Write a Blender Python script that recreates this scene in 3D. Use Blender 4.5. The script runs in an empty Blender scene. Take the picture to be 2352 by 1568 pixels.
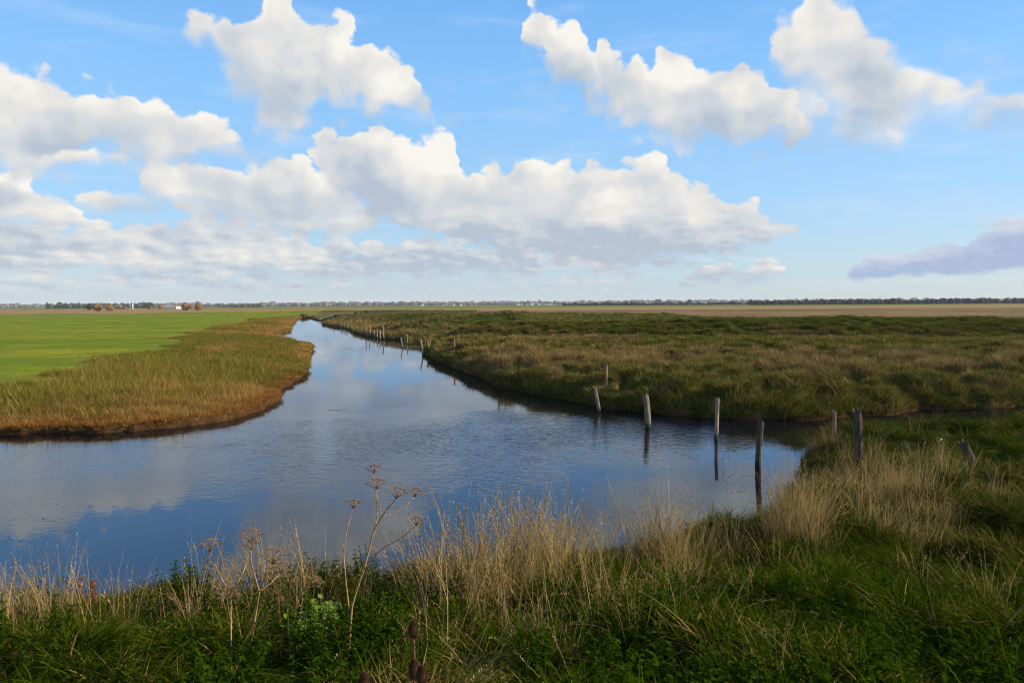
import bpy, bmesh, math, random
import numpy as np
from mathutils import Vector, Matrix, Euler

# ------------------------------------------------------------------ camera, sky, sun, exposure
scene = bpy.context.scene
COL = scene.collection
EYE = 4.0
W, H, F = 2352.0, 1568.0, 1568.0          # photograph frame in working pixels, 24 mm lens on a 36 mm sensor
HORIZON = 699.0
PITCH = math.atan((H / 2 - HORIZON) / F)
CAMROT = Euler((math.radians(90) - PITCH, 0, 0)).to_matrix() @ Matrix.Rotation(math.radians(-0.35), 3, 'Z')
cam_data = bpy.data.cameras.new('camera')
cam_data.sensor_width = 36; cam_data.lens = 24
cam_data.clip_start = 0.05; cam_data.clip_end = 20000
cam = bpy.data.objects.new('camera', cam_data)
cam.matrix_world = Matrix.Translation((0, 0, EYE)) @ CAMROT.to_4x4()
COL.objects.link(cam); scene.camera = cam

def ray(px, py):
    return (CAMROT @ Vector(((px - W / 2) / F, (H / 2 - py) / F, -1.0))).normalized()
def gp(px, py, z=0.0):
    """point of the level z seen at a place of the photograph"""
    d = ray(px, py)
    if d.z > -1e-4: d.z = -1e-4
    t = (z - EYE) / d.z
    return Vector((d.x * t, d.y * t, z))
def at_depth(px, py, Y):
    d = ray(px, py); t = Y / d.y
    return Vector((d.x * t, Y, EYE + d.z * t))
def azel(px, py):
    d = ray(px, py)
    return math.atan2(d.x, d.y), math.asin(d.z)

SUN_AZ, SUN_EL = math.radians(88), math.radians(21)
scene.view_settings.view_transform = 'Standard'
scene.view_settings.look = 'None'
scene.view_settings.exposure = 0.75
scene.view_settings.gamma = 1.0
sun_data = bpy.data.lights.new('sun', 'SUN')
sun_data.energy = 5.0; sun_data.angle = math.radians(0.5); sun_data.color = (1.0, 0.83, 0.60)
sun = bpy.data.objects.new('sun', sun_data); COL.objects.link(sun)
sd_ = Vector((math.sin(SUN_AZ) * math.cos(SUN_EL), math.cos(SUN_AZ) * math.cos(SUN_EL), math.sin(SUN_EL)))
sun.rotation_euler = sd_.to_track_quat('Z', 'Y').to_euler()
scene.cycles.max_bounces = 6
scene.cycles.transparent_max_bounces = 4
scene.cycles.volume_bounces = 0
scene.cycles.filter_width = 1.15

class NT:
    """small helper to write node trees"""
    def __init__(s, tree): s.t = tree; s.n = tree.nodes; s.l = tree.links
    def put(s, sock, v):
        if v is None: return
        if isinstance(v, bpy.types.NodeSocket): s.l.new(v, sock)
        else:
            if isinstance(v, (tuple, list)) and len(v) == 3 and sock.type == 'RGBA': v = (*v, 1)
            sock.default_value = v
    def node(s, typ, ins=None, out=0, **props):
        n = s.n.new(typ)
        for k, v in props.items(): setattr(n, k, v)
        for k, v in (ins or {}).items(): s.put(n.inputs[k], v)
        return n.outputs[out] if out is not None else n
    def m(s, op, a, b=None, c=None, clamp=False):
        n = s.n.new('ShaderNodeMath'); n.operation = op; n.use_clamp = clamp
        s.put(n.inputs[0], a); s.put(n.inputs[1], b); s.put(n.inputs[2], c)
        return n.outputs[0]
    def vm(s, op, a, b=None, out=0):
        n = s.n.new('ShaderNodeVectorMath'); n.operation = op
        s.put(n.inputs[0], a); s.put(n.inputs[1], b)
        return n.outputs[out]
    def mr(s, v, a, b, c=0.0, d=1.0, smooth=True):
        n = s.n.new('ShaderNodeMapRange'); n.interpolation_type = 'SMOOTHSTEP' if smooth else 'LINEAR'
        for i, q in enumerate((v, a, b, c, d)): s.put(n.inputs[i], q)
        return n.outputs[0]
    def mix(s, f, a, b, blend='MIX'):
        n = s.n.new('ShaderNodeMix'); n.data_type = 'RGBA'; n.blend_type = blend
        s.put(n.inputs[0], f); s.put(n.inputs[6], a); s.put(n.inputs[7], b)
        return n.outputs[2]
    def noise(s, vec, scale, detail=4, rough=0.5, dist=0.0, out=0):
        n = s.n.new('ShaderNodeTexNoise')
        s.put(n.inputs['Vector'], vec); s.put(n.inputs['Scale'], scale)
        n.inputs['Detail'].default_value = detail; n.inputs['Roughness'].default_value = rough
        n.inputs['Distortion'].default_value = dist
        return n.outputs[out]
    def xyz(s, x, y, z=0.0):
        n = s.n.new('ShaderNodeCombineXYZ')
        for i, q in enumerate((x, y, z)): s.put(n.inputs[i], q)
        return n.outputs[0]

def build_sky():
    world = bpy.data.worlds.new('World'); scene.world = world; world.use_nodes = True
    world.cycles.sampling_method = 'MANUAL'; world.cycles.sample_map_resolution = 512
    t = NT(world.node_tree); t.n.clear()
    sky = t.node('ShaderNodeTexSky', sky_type='NISHITA', sun_disc=False, sun_elevation=SUN_EL, sun_rotation=SUN_AZ,
                 air_density=1.0, dust_density=0.35, ozone_density=2.0)
    d = t.node('ShaderNodeTexCoord', out=0)
    sp = t.n.new('ShaderNodeSeparateXYZ'); t.l.new(d, sp.inputs[0])
    az = t.m('ARCTAN2', sp.outputs[0], sp.outputs[1])
    el = t.m('ARCSINE', sp.outputs[2])
    # cloud texture space: flatter towards the horizon
    elv = t.m('MULTIPLY', t.m('POWER', t.m('MAXIMUM', el, .001), .75), 1.05)
    P = t.xyz(az, elv, 0.0)
    w1 = t.noise(P, 5.5, 3, 0.5, out=1)
    w2 = t.noise(P, 34, 6, 0.62, out=1)
    wv = t.vm('ADD', t.vm('MULTIPLY', t.vm('SUBTRACT', w1, (.5, .5, .5)), (.036, .020, 0)),
              t.vm('MULTIPLY', t.vm('SUBTRACT', w2, (.5, .5, .5)), (.026, .014, 0)))
    ws = t.n.new('ShaderNodeSeparateXYZ'); t.l.new(wv, ws.inputs[0])
    damp = t.mr(el, 0.0, 0.16, 0.3, 1.0)
    azw = t.m('ADD', az, ws.outputs[0])
    elw = t.m('ADD', el, t.m('MULTIPLY', ws.outputs[1], damp))
    s1 = t.n.new('ShaderNodeSeparateXYZ'); t.l.new(t.vm('SUBTRACT', w1, (.5, .5, .5)), s1.inputs[0])
    azs = t.m('MULTIPLY_ADD', s1.outputs[0], .10, az)
    els = t.m('MULTIPLY_ADD', t.m('MULTIPLY', s1.outputs[1], damp), .09, el)
    Pw = t.vm('ADD', P, t.vm('MULTIPLY', wv, (.8, .8, 0)))
    fb = t.noise(Pw, 14, 8, 0.62)
    lowm = t.mr(el, .05, .17, .75, 0.0)
    fb = t.m('ADD', t.m('MULTIPLY', fb, t.m('SUBTRACT', 1, lowm)), t.m('MULTIPLY', t.noise(t.vm('MULTIPLY', Pw, (1, 1.5, 1)), 34, 6, .6), lowm))
    fb2 = t.noise(t.vm('ADD', Pw, (0.024, 0.022, 0)), 9, 3, 0.5)      # towards the sun
    fb3 = t.noise(Pw, 9, 3, 0.5)
    relief = t.m('SUBTRACT', fb3, fb2)
    Ph = t.vm('MULTIPLY', Pw, (1, 1.5, 1)); rh = t.m('SUBTRACT', t.noise(Ph, 26, 3, .5), t.noise(t.vm('ADD', Ph, (.010, .012, 0)), 26, 3, .5))
    relief = t.m('ADD', t.m('MULTIPLY', relief, t.m('SUBTRACT', 1, lowm)), t.m('MULTIPLY', rh, lowm))
    puff = t.node('ShaderNodeTexVoronoi', {'Vector': Pw, 'Scale': 36.0, 'Smoothness': 0.45}, feature='SMOOTH_F1')
    relief = t.m('ADD', t.m('MULTIPLY', relief, 2.3), t.m('MULTIPLY', t.m('SUBTRACT', 0.42, puff), 0.14))
    nz = t.m('ADD', t.m('MULTIPLY', t.m('SUBTRACT', fb, 0.5), 1.5), t.m('MULTIPLY', t.m('SUBTRACT', 0.4, puff), 0.62))
    # clear sky: Nishita with richer blue, mostly covered by the colour ramp below
    skyc = t.node('ShaderNodeHueSaturation', {'Hue': 0.506, 'Saturation': SKY_SAT, 'Value': SKY_VAL, 'Color': sky})
    cirrus = t.noise(t.vm('MULTIPLY', P, (2.2, 11, 1)), 2.2, 5, 0.55)
    cirrus = t.m('MULTIPLY', t.mr(cirrus, 0.5, 0.8), 0.30)
    low = t.mr(el, 0.0, 0.14, 1.0, 0.0)
    gr = t.n.new('ShaderNodeValToRGB'); e = gr.color_ramp.elements
    for k, (p_, c_) in enumerate([(0.0, (.44, .57, .67)), (.06, (.43, .60, .76)), (.14, (.36, .62, .92)), (.30, (.26, .57, .98)), (.44, (.17, .45, .94)), (.75, (.06, .22, .60)), (1.0, (.04, .15, .45))]):
        if k > 1: el_ = e.new(p_)
        else: el_ = e[k]; el_.position = p_
        el_.color = (*[q / 1.68 for q in c_], 1)
    t.l.new(el, gr.inputs[0])
    # hand-set elevation ramp paints deep blue overhead and pale horizon over the sky model
    skyc = t.mix(.86, skyc, gr.outputs[0])
    cur = t.mix(cirrus, skyc, (.46, .52, .60))

    def shade(light):
        r = t.n.new('ShaderNodeValToRGB'); e = r.color_ramp.elements
        e[0].position = 0.0; e[0].color = (.455, .52, .62, 1)
        e[1].position = 1.0; e[1].color = (.93, .895, .83, 1)
        a = e.new(.30); a.color = (.59, .63, .675, 1)
        a = e.new(.58); a.color = (.72, .72, .72, 1)
        a = e.new(.80); a.color = (.83, .80, .75, 1)
        t.l.new(light, r.inputs[0]); return t.vm('MULTIPLY', r.outputs[0], (.62, .62, .62))
    def curve(pts, lo, hi, a0, a1, src):
        n = t.n.new('ShaderNodeFloatCurve'); c = n.mapping.curves[0]
        n.mapping.extend = 'HORIZONTAL'
        q = sorted(((azel(x, y)[0] - a0) / (a1 - a0), (azel(x, y)[1] - lo) / (hi - lo)) for x, y in pts)
        c.points[0].location = q[0]; c.points[1].location = q[-1]
        for p in q[1:-1]: c.points.new(*p)
        for p in c.points: p.handle_type = 'AUTO_CLAMPED'
        n.mapping.update(); t.l.new(src, n.inputs[1])
        return t.m('MULTIPLY_ADD', n.outputs[0], hi - lo, lo)
    def straight(pts, lo, hi, a0, a1, src):
        # broad version of an outline for the shading: a heavily smoothed curve
        q = sorted(((azel(x, y)[0] - a0) / (a1 - a0), (azel(x, y)[1] - lo) / (hi - lo)) for x, y in pts)
        qx = np.array([p[0] for p in q]); qy = np.array([p[1] for p in q])
        n = t.n.new('ShaderNodeFloatCurve'); c = n.mapping.curves[0]; n.mapping.extend = 'HORIZONTAL'
        K = 5; xs = np.linspace(0, 1, K)
        g = np.linspace(0, 1, 101); gy = np.interp(g, qx, qy)
        ys = [float(np.average(gy, weights=np.exp(-((g - u) / .14) ** 2))) for u in xs]
        c.points[0].location = (0, ys[0]); c.points[1].location = (1, ys[-1])
        for u, v in zip(xs[1:-1], ys[1:-1]): c.points.new(float(u), v)
        n.mapping.update(); t.l.new(src, n.inputs[1])
        return t.m('MULTIPLY_ADD', n.outputs[0], hi - lo, lo)
    def cloud(top, bot, base=.55, grad=.35, amp=.05, soft=.016, under=.5, opac=.97, spots=(), rel=.95, tint=None):
        nonlocal cur
        A = [azel(*p) for p in top + bot]
        a0, a1 = min(a[0] for a in A), max(a[0] for a in A)
        lo, hi = min(a[1] for a in A) - .05, max(a[1] for a in A) + .05
        top = [(top[0][0], top[0][1] + 25)] + [(x + .5, y) for x, y in top[1:-1]] + [(top[-1][0], top[-1][1] + 25)]
        src = t.mr(azw, a0, a1, 0, 1, smooth=False)
        T = curve(top, lo, hi, a0, a1, src); B = curve(bot, lo, hi, a0, a1, src)
        sm = t.mr(azs, a0, a1, 0, 1, smooth=False)
        Ts, Bs = straight(top, lo, hi, a0, a1, sm), straight(bot, lo, hi, a0, a1, sm)
        up = t.m('SUBTRACT', T, elw); dn = t.m('SUBTRACT', elw, B)
        dd = t.m('SMOOTH_MIN', up, t.m('MULTIPLY', dn, under + .2), .012)
        out = t.mr(t.m('ABSOLUTE', t.m('SUBTRACT', azw, (a0 + a1) / 2)), (a1 - a0) / 2 - .004, (a1 - a0) / 2 + .03, 0, .08, smooth=False)
        dd = t.m('SUBTRACT', t.m('MULTIPLY_ADD', nz, amp * 2.0, t.m('ADD', dd, (.008 if amp > .02 else .003))), out)
        base -= .16
        L0 = t.mr(dd, .0, .035, .17, -.02)
        relh = t.m('DIVIDE', t.m('SUBTRACT', els, Bs), t.m('MAXIMUM', t.m('SUBTRACT', Ts, Bs), .03), clamp=True)
        sf = t.mr(relh, .25, .75, soft * 1.9, soft * .62)
        alpha = t.m('MULTIPLY', t.mr(dd, t.m('MULTIPLY', sf, -.35), sf), opac)
        L = t.m('MULTIPLY_ADD', t.m('SUBTRACT', relh, .5), grad, base)
        L = t.m('ADD', t.m('MULTIPLY_ADD', relief, rel, L), t.m('MULTIPLY', L0, t.mr(relh, .3, .7)))
        L = t.m('MULTIPLY_ADD', t.m('SUBTRACT', fb, .5), .12, L)
        for (x, y, rx, ry, v) in spots:
            a, e = azel(x, y)
            vx = t.m('MULTIPLY', t.m('SUBTRACT', azw, a), F / rx); vy = t.m('MULTIPLY', t.m('SUBTRACT', elw, e), F / ry)
            rr = t.m('ADD', t.m('MULTIPLY', vx, vx), t.m('MULTIPLY', vy, vy))
            L = t.m('MULTIPLY_ADD', t.mr(rr, 1.0, 0.0), v, L)
        cur = t.mix(alpha, cur, shade(L) if tint is None else t.vm('MULTIPLY', shade(L), tint))

    cloud([(1740, 470), (1850, 462), (2000, 458), (2150, 450), (2300, 455), (2500, 450)], [(1740, 474), (1900, 484), (2100, 480), (2300, 470), (2500, 466)], base=.75, grad=.1, amp=.010, soft=.03, opac=.42, rel=.3)
    # general scattered clouds outside the view
    g = t.m('MULTIPLY', t.mr(t.noise(P, 3.0, 7, .55), .5, .62),
            t.m('MAXIMUM', t.mr(t.m('ABSOLUTE', az), .80, 1.1), t.mr(el, .50, .75)))
    cur = t.mix(g, cur, shade(t.m('MULTIPLY_ADD', relief, 1.0, .6)))
    # low horizon banks, far to near
    cloud([(-300, 640), (60, 632), (300, 640), (520, 636), (760, 640), (1000, 650), (1300, 646), (1500, 652)],
          [(-300, 668), (300, 672), (700, 668), (1100, 664), (1500, 660)], base=.55, grad=.5, amp=.018, soft=.012, opac=.6)
    cloud([(1180, 648), (1280, 638), (1380, 634), (1440, 640), (1480, 650)], [(1180, 655), (1480, 655)], base=.7, grad=.4, amp=.012, soft=.01, opac=.8)
    cloud([(1500, 640), (1590, 632), (1625, 612), (1665, 608), (1700, 622), (1745, 602), (1790, 608), (1812, 640)],
          [(1500, 648), (1620, 652), (1720, 648), (1812, 640)], base=.42, grad=.75, amp=.012, soft=.006, spots=[(1770, 612, 36, 14, .3)])
    cloud([(1900, 655), (2050, 645), (2200, 636), (2360, 640), (2500, 640)], [(1900, 664), (2200, 668), (2500, 668)],
          base=.6, grad=.5, amp=.02, soft=.012, opac=.7)
    cloud([(-500, 470), (-200, 480), (0, 500), (150, 520), (250, 515), (350, 505), (440, 510), (520, 500), (600, 520), (700, 540), (850, 560), (1000, 560), (1150, 560), (1300, 560), (1420, 585), (1500, 600)],
          [(-500, 650), (-100, 645), (200, 640), (500, 655), (700, 650), (840, 642), (1000, 645), (1250, 640), (1400, 625), (1500, 612)],
          base=.47, grad=.20, amp=.035, soft=.014, under=.9, opac=.93,
          spots=[(560, 585, 130, 32, .42), (720, 590, 50, 40, .42), (250, 590, 110, 26, .26), (1000, 610, 330, 45, -.28), (150, 640, 160, 14, .3),
                 (300, 635, 150, 22, -.22), (640, 628, 120, 16, -.15), (30, 560, 70, 36, -.1)])
    cloud([(335, 530), (365, 515), (400, 514), (430, 528), (462, 553)], [(335, 532), (400, 552), (462, 556)], base=.16, grad=.2, amp=.014, soft=.010, rel=.4, opac=.8)
    cloud([(160, 462), (200, 446), (240, 444), (290, 452), (340, 465), (372, 482)], [(160, 472), (260, 490), (372, 490)], base=.7, grad=.45, amp=.012, soft=.008)
    cloud([(-500, 330), (-100, 372), (0, 385), (45, 398), (75, 405), (100, 430), (150, 450), (200, 500), (225, 520)],
          [(-500, 520), (0, 530), (150, 530), (225, 524)], base=.62, grad=.35, amp=.02, soft=.01,
          spots=[(10, 440, 45, 30, -.4), (120, 458, 70, 20, -.2), (40, 405, 70, 28, .25)])
    # middle bank
    cloud([(316, 430), (340, 408), (400, 398), (460, 385), (540, 392), (600, 376), (690, 368), (740, 385), (790, 430), (860, 500), (880, 535)],
          [(316, 440), (350, 470), (440, 500), (540, 530), (640, 540), (760, 545), (820, 545), (880, 542)],
          base=.58, grad=.32, amp=.025, soft=.012, spots=[(600, 400, 60, 24, .15), (735, 410, 44, 46, .30), (690, 475, 120, 36, -.22), (470, 440, 90, 30, .05), (800, 525, 60, 18, -.25)])
    cloud([(700, 330), (730, 314), (790, 325), (850, 306), (905, 306), (955, 318), (985, 304), (1020, 302), (1045, 325), (1052, 370), (1075, 402), (1150, 385), (1200, 366), (1250, 370), (1320, 392), (1400, 386), (1450, 374), (1500, 370), (1535, 405), (1565, 432), (1620, 432), (1680, 455), (1740, 480), (1800, 510), (1850, 524)],
          [(700, 340), (740, 420), (790, 470), (860, 510), (940, 535), (1050, 560), (1200, 600), (1350, 612), (1450, 614), (1540, 606), (1640, 590), (1700, 575), (1790, 545), (1850, 526)],
          base=.60, grad=.50, amp=.026, soft=.011, under=.8,
          spots=[(985, 350, 110, 70, .40), (1020, 395, 50, 40, .25), (1385, 480, 80, 50, .36), (1410, 500, 60, 26, .18), (1120, 485, 100, 18, .2),
                 (1450, 580, 330, 70, -.30), (1180, 560, 220, 70, -.20), (1250, 430, 90, 30, .12), (1620, 490, 80, 30, .15), (1690, 540, 70, 22, .15), (820, 430, 80, 70, -.18),
                 (1440, 420, 70, 18, -.16)])
    # upper clouds
    cloud([(-700, 60), (-300, 90), (-60, 140), (0, 158), (55, 176), (130, 196), (190, 205), (260, 216), (330, 233), (385, 238), (440, 262), (500, 272), (540, 300), (560, 335), (640, 352)],
          [(-700, 340), (-60, 378), (60, 386), (170, 372), (215, 352), (250, 345), (290, 372), (400, 388), (480, 374), (560, 358), (640, 356)],
          base=.70, grad=.30, amp=.026, soft=.013, spots=[(130, 325, 110, 40, -.30), (380, 290, 90, 30, -.05), (20, 200, 120, 50, .15), (200, 225, 200, 30, .12)])
    cloud([(60, 372), (150, 350), (190, 340), (215, 330), (240, 348), (300, 372), (330, 380)], [(60, 378), (200, 382), (330, 384)], base=.95, grad=.2, amp=.014, soft=.010)
    cloud([(380, -10), (420, 14), (470, 34), (545, 44), (590, 10), (612, -40), (645, -50), (672, -10), (700, 52), (735, 80), (770, 62), (795, 56), (830, 95), (880, 118), (930, 152), (960, 188), (985, 230), (1000, 262)],
          [(380, 0), (425, 60), (480, 92), (520, 130), (540, 180), (575, 240), (620, 285), (655, 298), (700, 288), (716, 272), (745, 246), (800, 246), (860, 254), (930, 270), (1000, 276)],
          base=.66, grad=.28, amp=.030, soft=.014, spots=[(640, 30, 60, 70, .25), (760, 110, 90, 40, .2), (630, 225, 90, 60, -.30), (870, 195, 80, 40, .16)])
    cloud([(515, 150), (560, 150), (620, 170), (680, 190), (720, 215), (735, 235)], [(515, 190), (540, 215), (570, 245), (600, 280), (650, 300), (700, 285), (735, 250)], base=.36, grad=.1, amp=.02, soft=.03, opac=.75, rel=.5,
          spots=[(660, 270, 55, 26, .3)])
    cloud([(1180, 212), (1215, 200), (1260, 206), (1290, 216)], [(1180, 220), (1230, 226), (1290, 220)], base=.4, grad=.1, amp=.016, soft=.03, opac=.35)
    cloud([(975, 190), (1000, 168), (1030, 178), (1045, 200)], [(975, 200), (1010, 206), (1045, 204)], base=.4, grad=.1, amp=.016, soft=.03, opac=.4)
    cloud([(1010, 292), (1025, 275), (1050, 278), (1056, 292)], [(1010, 296), (1056, 296)], base=.6, grad=.2, amp=.012, soft=.014, opac=.6)
    cloud([(1195, 75), (1220, 30), (1250, 20), (1290, 48), (1340, 66), (1372, 92), (1368, 128), (1400, 136), (1440, 150), (1490, 160), (1510, 134), (1545, 122), (1590, 140), (1625, 156), (1660, 170), (1700, 152), (1740, 172), (1785, 195), (1805, 225), (1830, 262), (1875, 292)],
          [(1195, 80), (1225, 100), (1260, 140), (1290, 190), (1340, 225), (1400, 248), (1450, 280), (1520, 308), (1600, 324), (1700, 332), (1800, 322), (1875, 298)],
          base=.62, grad=.42, amp=.026, soft=.012, spots=[(1570, 165, 90, 42, .30), (1720, 200, 80, 45, .34), (1620, 290, 200, 42, -.25), (1300, 100, 80, 60, .1)])
    cloud([(1790, 262), (1850, 225), (1880, 215), (1900, 225), (1950, 250), (2010, 260), (2060, 290)], [(1790, 300), (1860, 315), (1960, 320), (2060, 318)], base=.45, grad=.3, amp=.03, soft=.03, opac=.7)
    cloud([(1755, 135), (1785, 60), (1830, 40), (1850, -10), (1880, -70), (1915, 0), (1960, 30), (1990, 80), (2050, 120), (2120, 160), (2180, 190), (2250, 212), (2300, 222), (2360, 226), (2700, 235)],
          [(1755, 145), (1790, 170), (1850, 205), (1900, 250), (1945, 310), (1985, 332), (2040, 330), (2080, 300), (2130, 296), (2200, 282), (2280, 300), (2360, 308), (2700, 320)],
          base=.64, grad=.30, amp=.022, soft=.024, under=.7, spots=[(2100, 185, 100, 32, .12), (2140, 265, 60, 28, .2), (2020, 318, 60, 18, .3), (1950, 190, 90, 60, -.1), (1960, 275, 80, 24, -.3)])
    cloud([(2160, 125), (2190, 98), (2240, 104), (2290, 128), (2330, 150)], [(2160, 130), (2230, 160), (2330, 158)], base=.62, grad=.2, amp=.02, soft=.035, opac=.55)
    cloud([(1920, 634), (1960, 612), (1990, 594), (2060, 588), (2110, 578), (2170, 572), (2215, 570), (2250, 540), (2300, 518), (2352, 505), (2420, 492), (2700, 470)],
          [(1920, 634), (2000, 636), (2100, 632), (2220, 630), (2352, 618), (2700, 610)], base=.20, grad=.75, amp=.012, soft=.005, under=1.3, rel=.5, tint=(.82, .90, 1.08),
          spots=[(2230, 612, 100, 14, .18)])
    cloud([(2225, 520), (2260, 512), (2300, 512), (2352, 502), (2420, 490), (2600, 480)], [(2225, 524), (2352, 522), (2600, 505)], base=.6, grad=.3, amp=.006, soft=.008, opac=.8)
    bg = t.node('ShaderNodeBackground', {'Color': cur, 'Strength': 1.0})
    out = t.n.new('ShaderNodeOutputWorld'); t.l.new(bg, out.inputs[0])

SKY_SAT, SKY_VAL = 1.18, 0.15
build_sky()

# ------------------------------------------------------------------ noise, shapes of the land
rng = np.random.default_rng(7); random.seed(7)
_tab = rng.random((256, 256))
def vnoise(x, y):
    xi = np.floor(x).astype(int); yi = np.floor(y).astype(int); fx = x - xi; fy = y - yi
    fx = fx * fx * (3 - 2 * fx); fy = fy * fy * (3 - 2 * fy)
    a = _tab[xi & 255, yi & 255]; b = _tab[(xi + 1) & 255, yi & 255]
    c = _tab[xi & 255, (yi + 1) & 255]; d = _tab[(xi + 1) & 255, (yi + 1) & 255]
    return (a * (1 - fx) + b * fx) * (1 - fy) + (c * (1 - fx) + d * fx) * fy
def fbm(x, y, s=1.0, o=4, seed=0.0):
    v = 0; a = 1; n = 0; x = x * s + seed * 17.3 + 100; y = y * s - seed * 9.1 + 100
    for _ in range(o):
        v = v + a * vnoise(x, y); n += a; a *= .5; x = x * 2.03 + 5.1; y = y * 2.03 + 1.7
    return v / n
def sstep(a, b, x):
    t = np.clip((x - a) / (b - a), 0, 1); return t * t * (3 - 2 * t)

def worley(x, y, s, seed=0):
    x = x / s + 300; y = y / s + 300; xi = np.floor(x).astype(int); yi = np.floor(y).astype(int)
    best = np.full(np.shape(x), 9.0); idv = np.zeros(np.shape(x))
    for dx in (-1, 0, 1):
        for dy in (-1, 0, 1):
            cx, cy = xi + dx, yi + dy
            px = cx + .1 + .8 * _tab[(cx * 7 + cy * 3 + seed) & 255, (cy * 5 + 11) & 255]; py = cy + .1 + .8 * _tab[(cx * 3 + 77) & 255, (cy * 7 + cx + seed) & 255]
            d = (x - px) ** 2 + (y - py) ** 2; k = d < best
            best = np.where(k, d, best); idv = np.where(k, _tab[(cx * 13 + seed) & 255, (cy * 17 + 5) & 255], idv)
    return np.sqrt(best), idv
def tussock(x, y, s, seed=0):
    wx = x + (fbm(x, y, 1.1 / s, 2, 91) - .5) * s * .9; wy = y + (fbm(x, y, 1.1 / s, 2, 92) - .5) * s * .9
    f, i = worley(wx, wy, s, seed)
    return np.clip(1 - (f / .62) ** 2, 0, 1) * (.35 + .85 * i), i
def W2(pts, z=0.0): return np.array([tuple(gp(x, y, z)[:2]) for x, y in pts])
LEFT_SHORE = W2([(-900, 1010), (-300, 1002), (0, 999), (90, 996), (171, 995), (240, 994), (308, 990), (380, 984), (444, 977), (500, 969), (547, 961), (600, 942), (636, 922), (645, 913), (637, 901),
                 (655, 889), (672, 879), (690, 866), (704, 852), (708, 840), (706, 828), (709, 814), (721, 797), (705, 793), (684, 789), (660, 782), (636, 775), (619, 768), (645, 766), (660, 763), (672, 754), (667, 748), (678, 738), (684, 732), (700, 729)])
RIGHT_SHORE = W2([(704, 729), (720, 734), (743, 738), (742, 745), (769, 750), (790, 752), (807, 757), (812, 764), (837, 770), (881, 777), (925, 781), (963, 780), (985, 779), (1000, 784), (985, 790), (980, 798), (978, 812), (998, 827), (1032, 840), (1069, 856),
                  (1105, 870), (1154, 888), (1203, 900), (1252, 911), (1325, 926), (1374, 935), (1435, 942), (1541, 952), (1633, 961), (1749, 965), (1865, 964), (1957, 958), (2050, 952), (2124, 941), (2189, 941), (2281, 938), (2352, 930), (2700, 915)])
NEAR_SHORE = W2([(2800, 940), (2500, 948), (2352, 972), (2270, 984), (2190, 1000), (2110, 1000), (2020, 1000), (1930, 1003), (1880, 1014), (1855, 1040), (1840, 1080), (1822, 1120), (1800, 1180), (1740, 1215), (1650, 1235), (1550, 1250), (1450, 1275), (1300, 1295), (1200, 1305), (1050, 1330),
                 (900, 1350), (760, 1375), (600, 1390), (450, 1400), (300, 1405), (100, 1410), (-200, 1425), (-900, 1450)])
ISLET = W2([(958, 789), (966, 785), (990, 784), (1010, 786), (1010, 797), (969, 796)])
BIG = 9000.0
LEFT_POLY = np.vstack([LEFT_SHORE, [[-33, 400], [-300, BIG], [-BIG * 2, BIG], [-BIG * 2, LEFT_SHORE[0, 1]]]])
RIGHT_POLY = np.vstack([RIGHT_SHORE, [[BIG * 2, RIGHT_SHORE[-1, 1]], [BIG * 2, BIG], [-300, BIG], [-33, 400]]])
NEAR_POLY = np.vstack([NEAR_SHORE, [[-BIG, NEAR_SHORE[-1, 1]], [-BIG, -BIG], [BIG, -BIG], [BIG, NEAR_SHORE[0, 1]]]])
FIELD = W2([(606, 731), (598, 739), (560, 747), (520, 757), (470, 774), (430, 789), (390, 803), (350, 826), (290, 845), (220, 857), (150, 872), (80, 882), (0, 892), (-300, 905)], .7)
FIELD_POLY = np.vstack([FIELD, [[-BIG, FIELD[-1, 1]], [-BIG, 330], [FIELD[0, 0] - 20, 330]]])

def inside(px, py, poly):
    r = np.zeros(px.shape, bool); n = len(poly)
    for i in range(n):
        x1, y1 = poly[i]; x2, y2 = poly[(i + 1) % n]
        if y1 == y2: continue
        c = (py < y1) != (py < y2)
        r ^= c & (px < (x2 - x1) * (py - y1) / (y2 - y1) + x1)
    return r
def dist_line(px, py, line, closed=False):
    d = np.full(px.shape, 1e18); n = len(line)
    for i in range(n if closed else n - 1):
        x1, y1 = line[i]; x2, y2 = line[(i + 1) % n]; dx = x2 - x1; dy = y2 - y1
        t = np.clip(((px - x1) * dx + (py - y1) * dy) / (dx * dx + dy * dy + 1e-12), 0, 1)
        d = np.minimum(d, (px - x1 - t * dx) ** 2 + (py - y1 - t * dy) ** 2)
    return np.sqrt(d)
def seg_ridge(x, y, pts):
    """distance to a ridge line and height interpolated along it; pts = (x, y, height, half width)"""
    best = np.zeros(x.shape)
    for (x1, y1, h1, w1), (x2, y2, h2, w2) in zip(pts[:-1], pts[1:]):
        dx, dy = x2 - x1, y2 - y1
        t = np.clip(((x - x1) * dx + (y - y1) * dy) / (dx * dx + dy * dy), 0, 1)
        d = np.hypot(x - x1 - t * dx, y - y1 - t * dy)
        w = w1 + (w2 - w1) * t
        best = np.maximum(best, (h1 + (h2 - h1) * t) * (1 - sstep(.12, 1.0, d / w)))
    return best
DYKE = [(-16, 84, .3, 6), (-11.5, 73, 1.0, 7), (-5, 70, 1.25, 7), (5, 69, 1.3, 7), (16, 67, 1.55, 7), (30, 66, 1.75, 7.5), (50, 66, 1.5, 7.5), (90, 69, 1.35, 8), (160, 80, 1.3, 9)]
MOUND = [(-17, 92, .6, 8), (-9, 90, 1.6, 9), (0, 90, 2.3, 9), (5, 92, 1.6, 10), (12, 94, .4, 10)]
LOWDYKE = [(-46, 175, .9, 12), (-30, 150, 1.3, 11), (-16, 130, 1.6, 10), (0, 122, 1.7, 10), (26, 120, 1.4, 10), (40, 125, .2, 12)]
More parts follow.
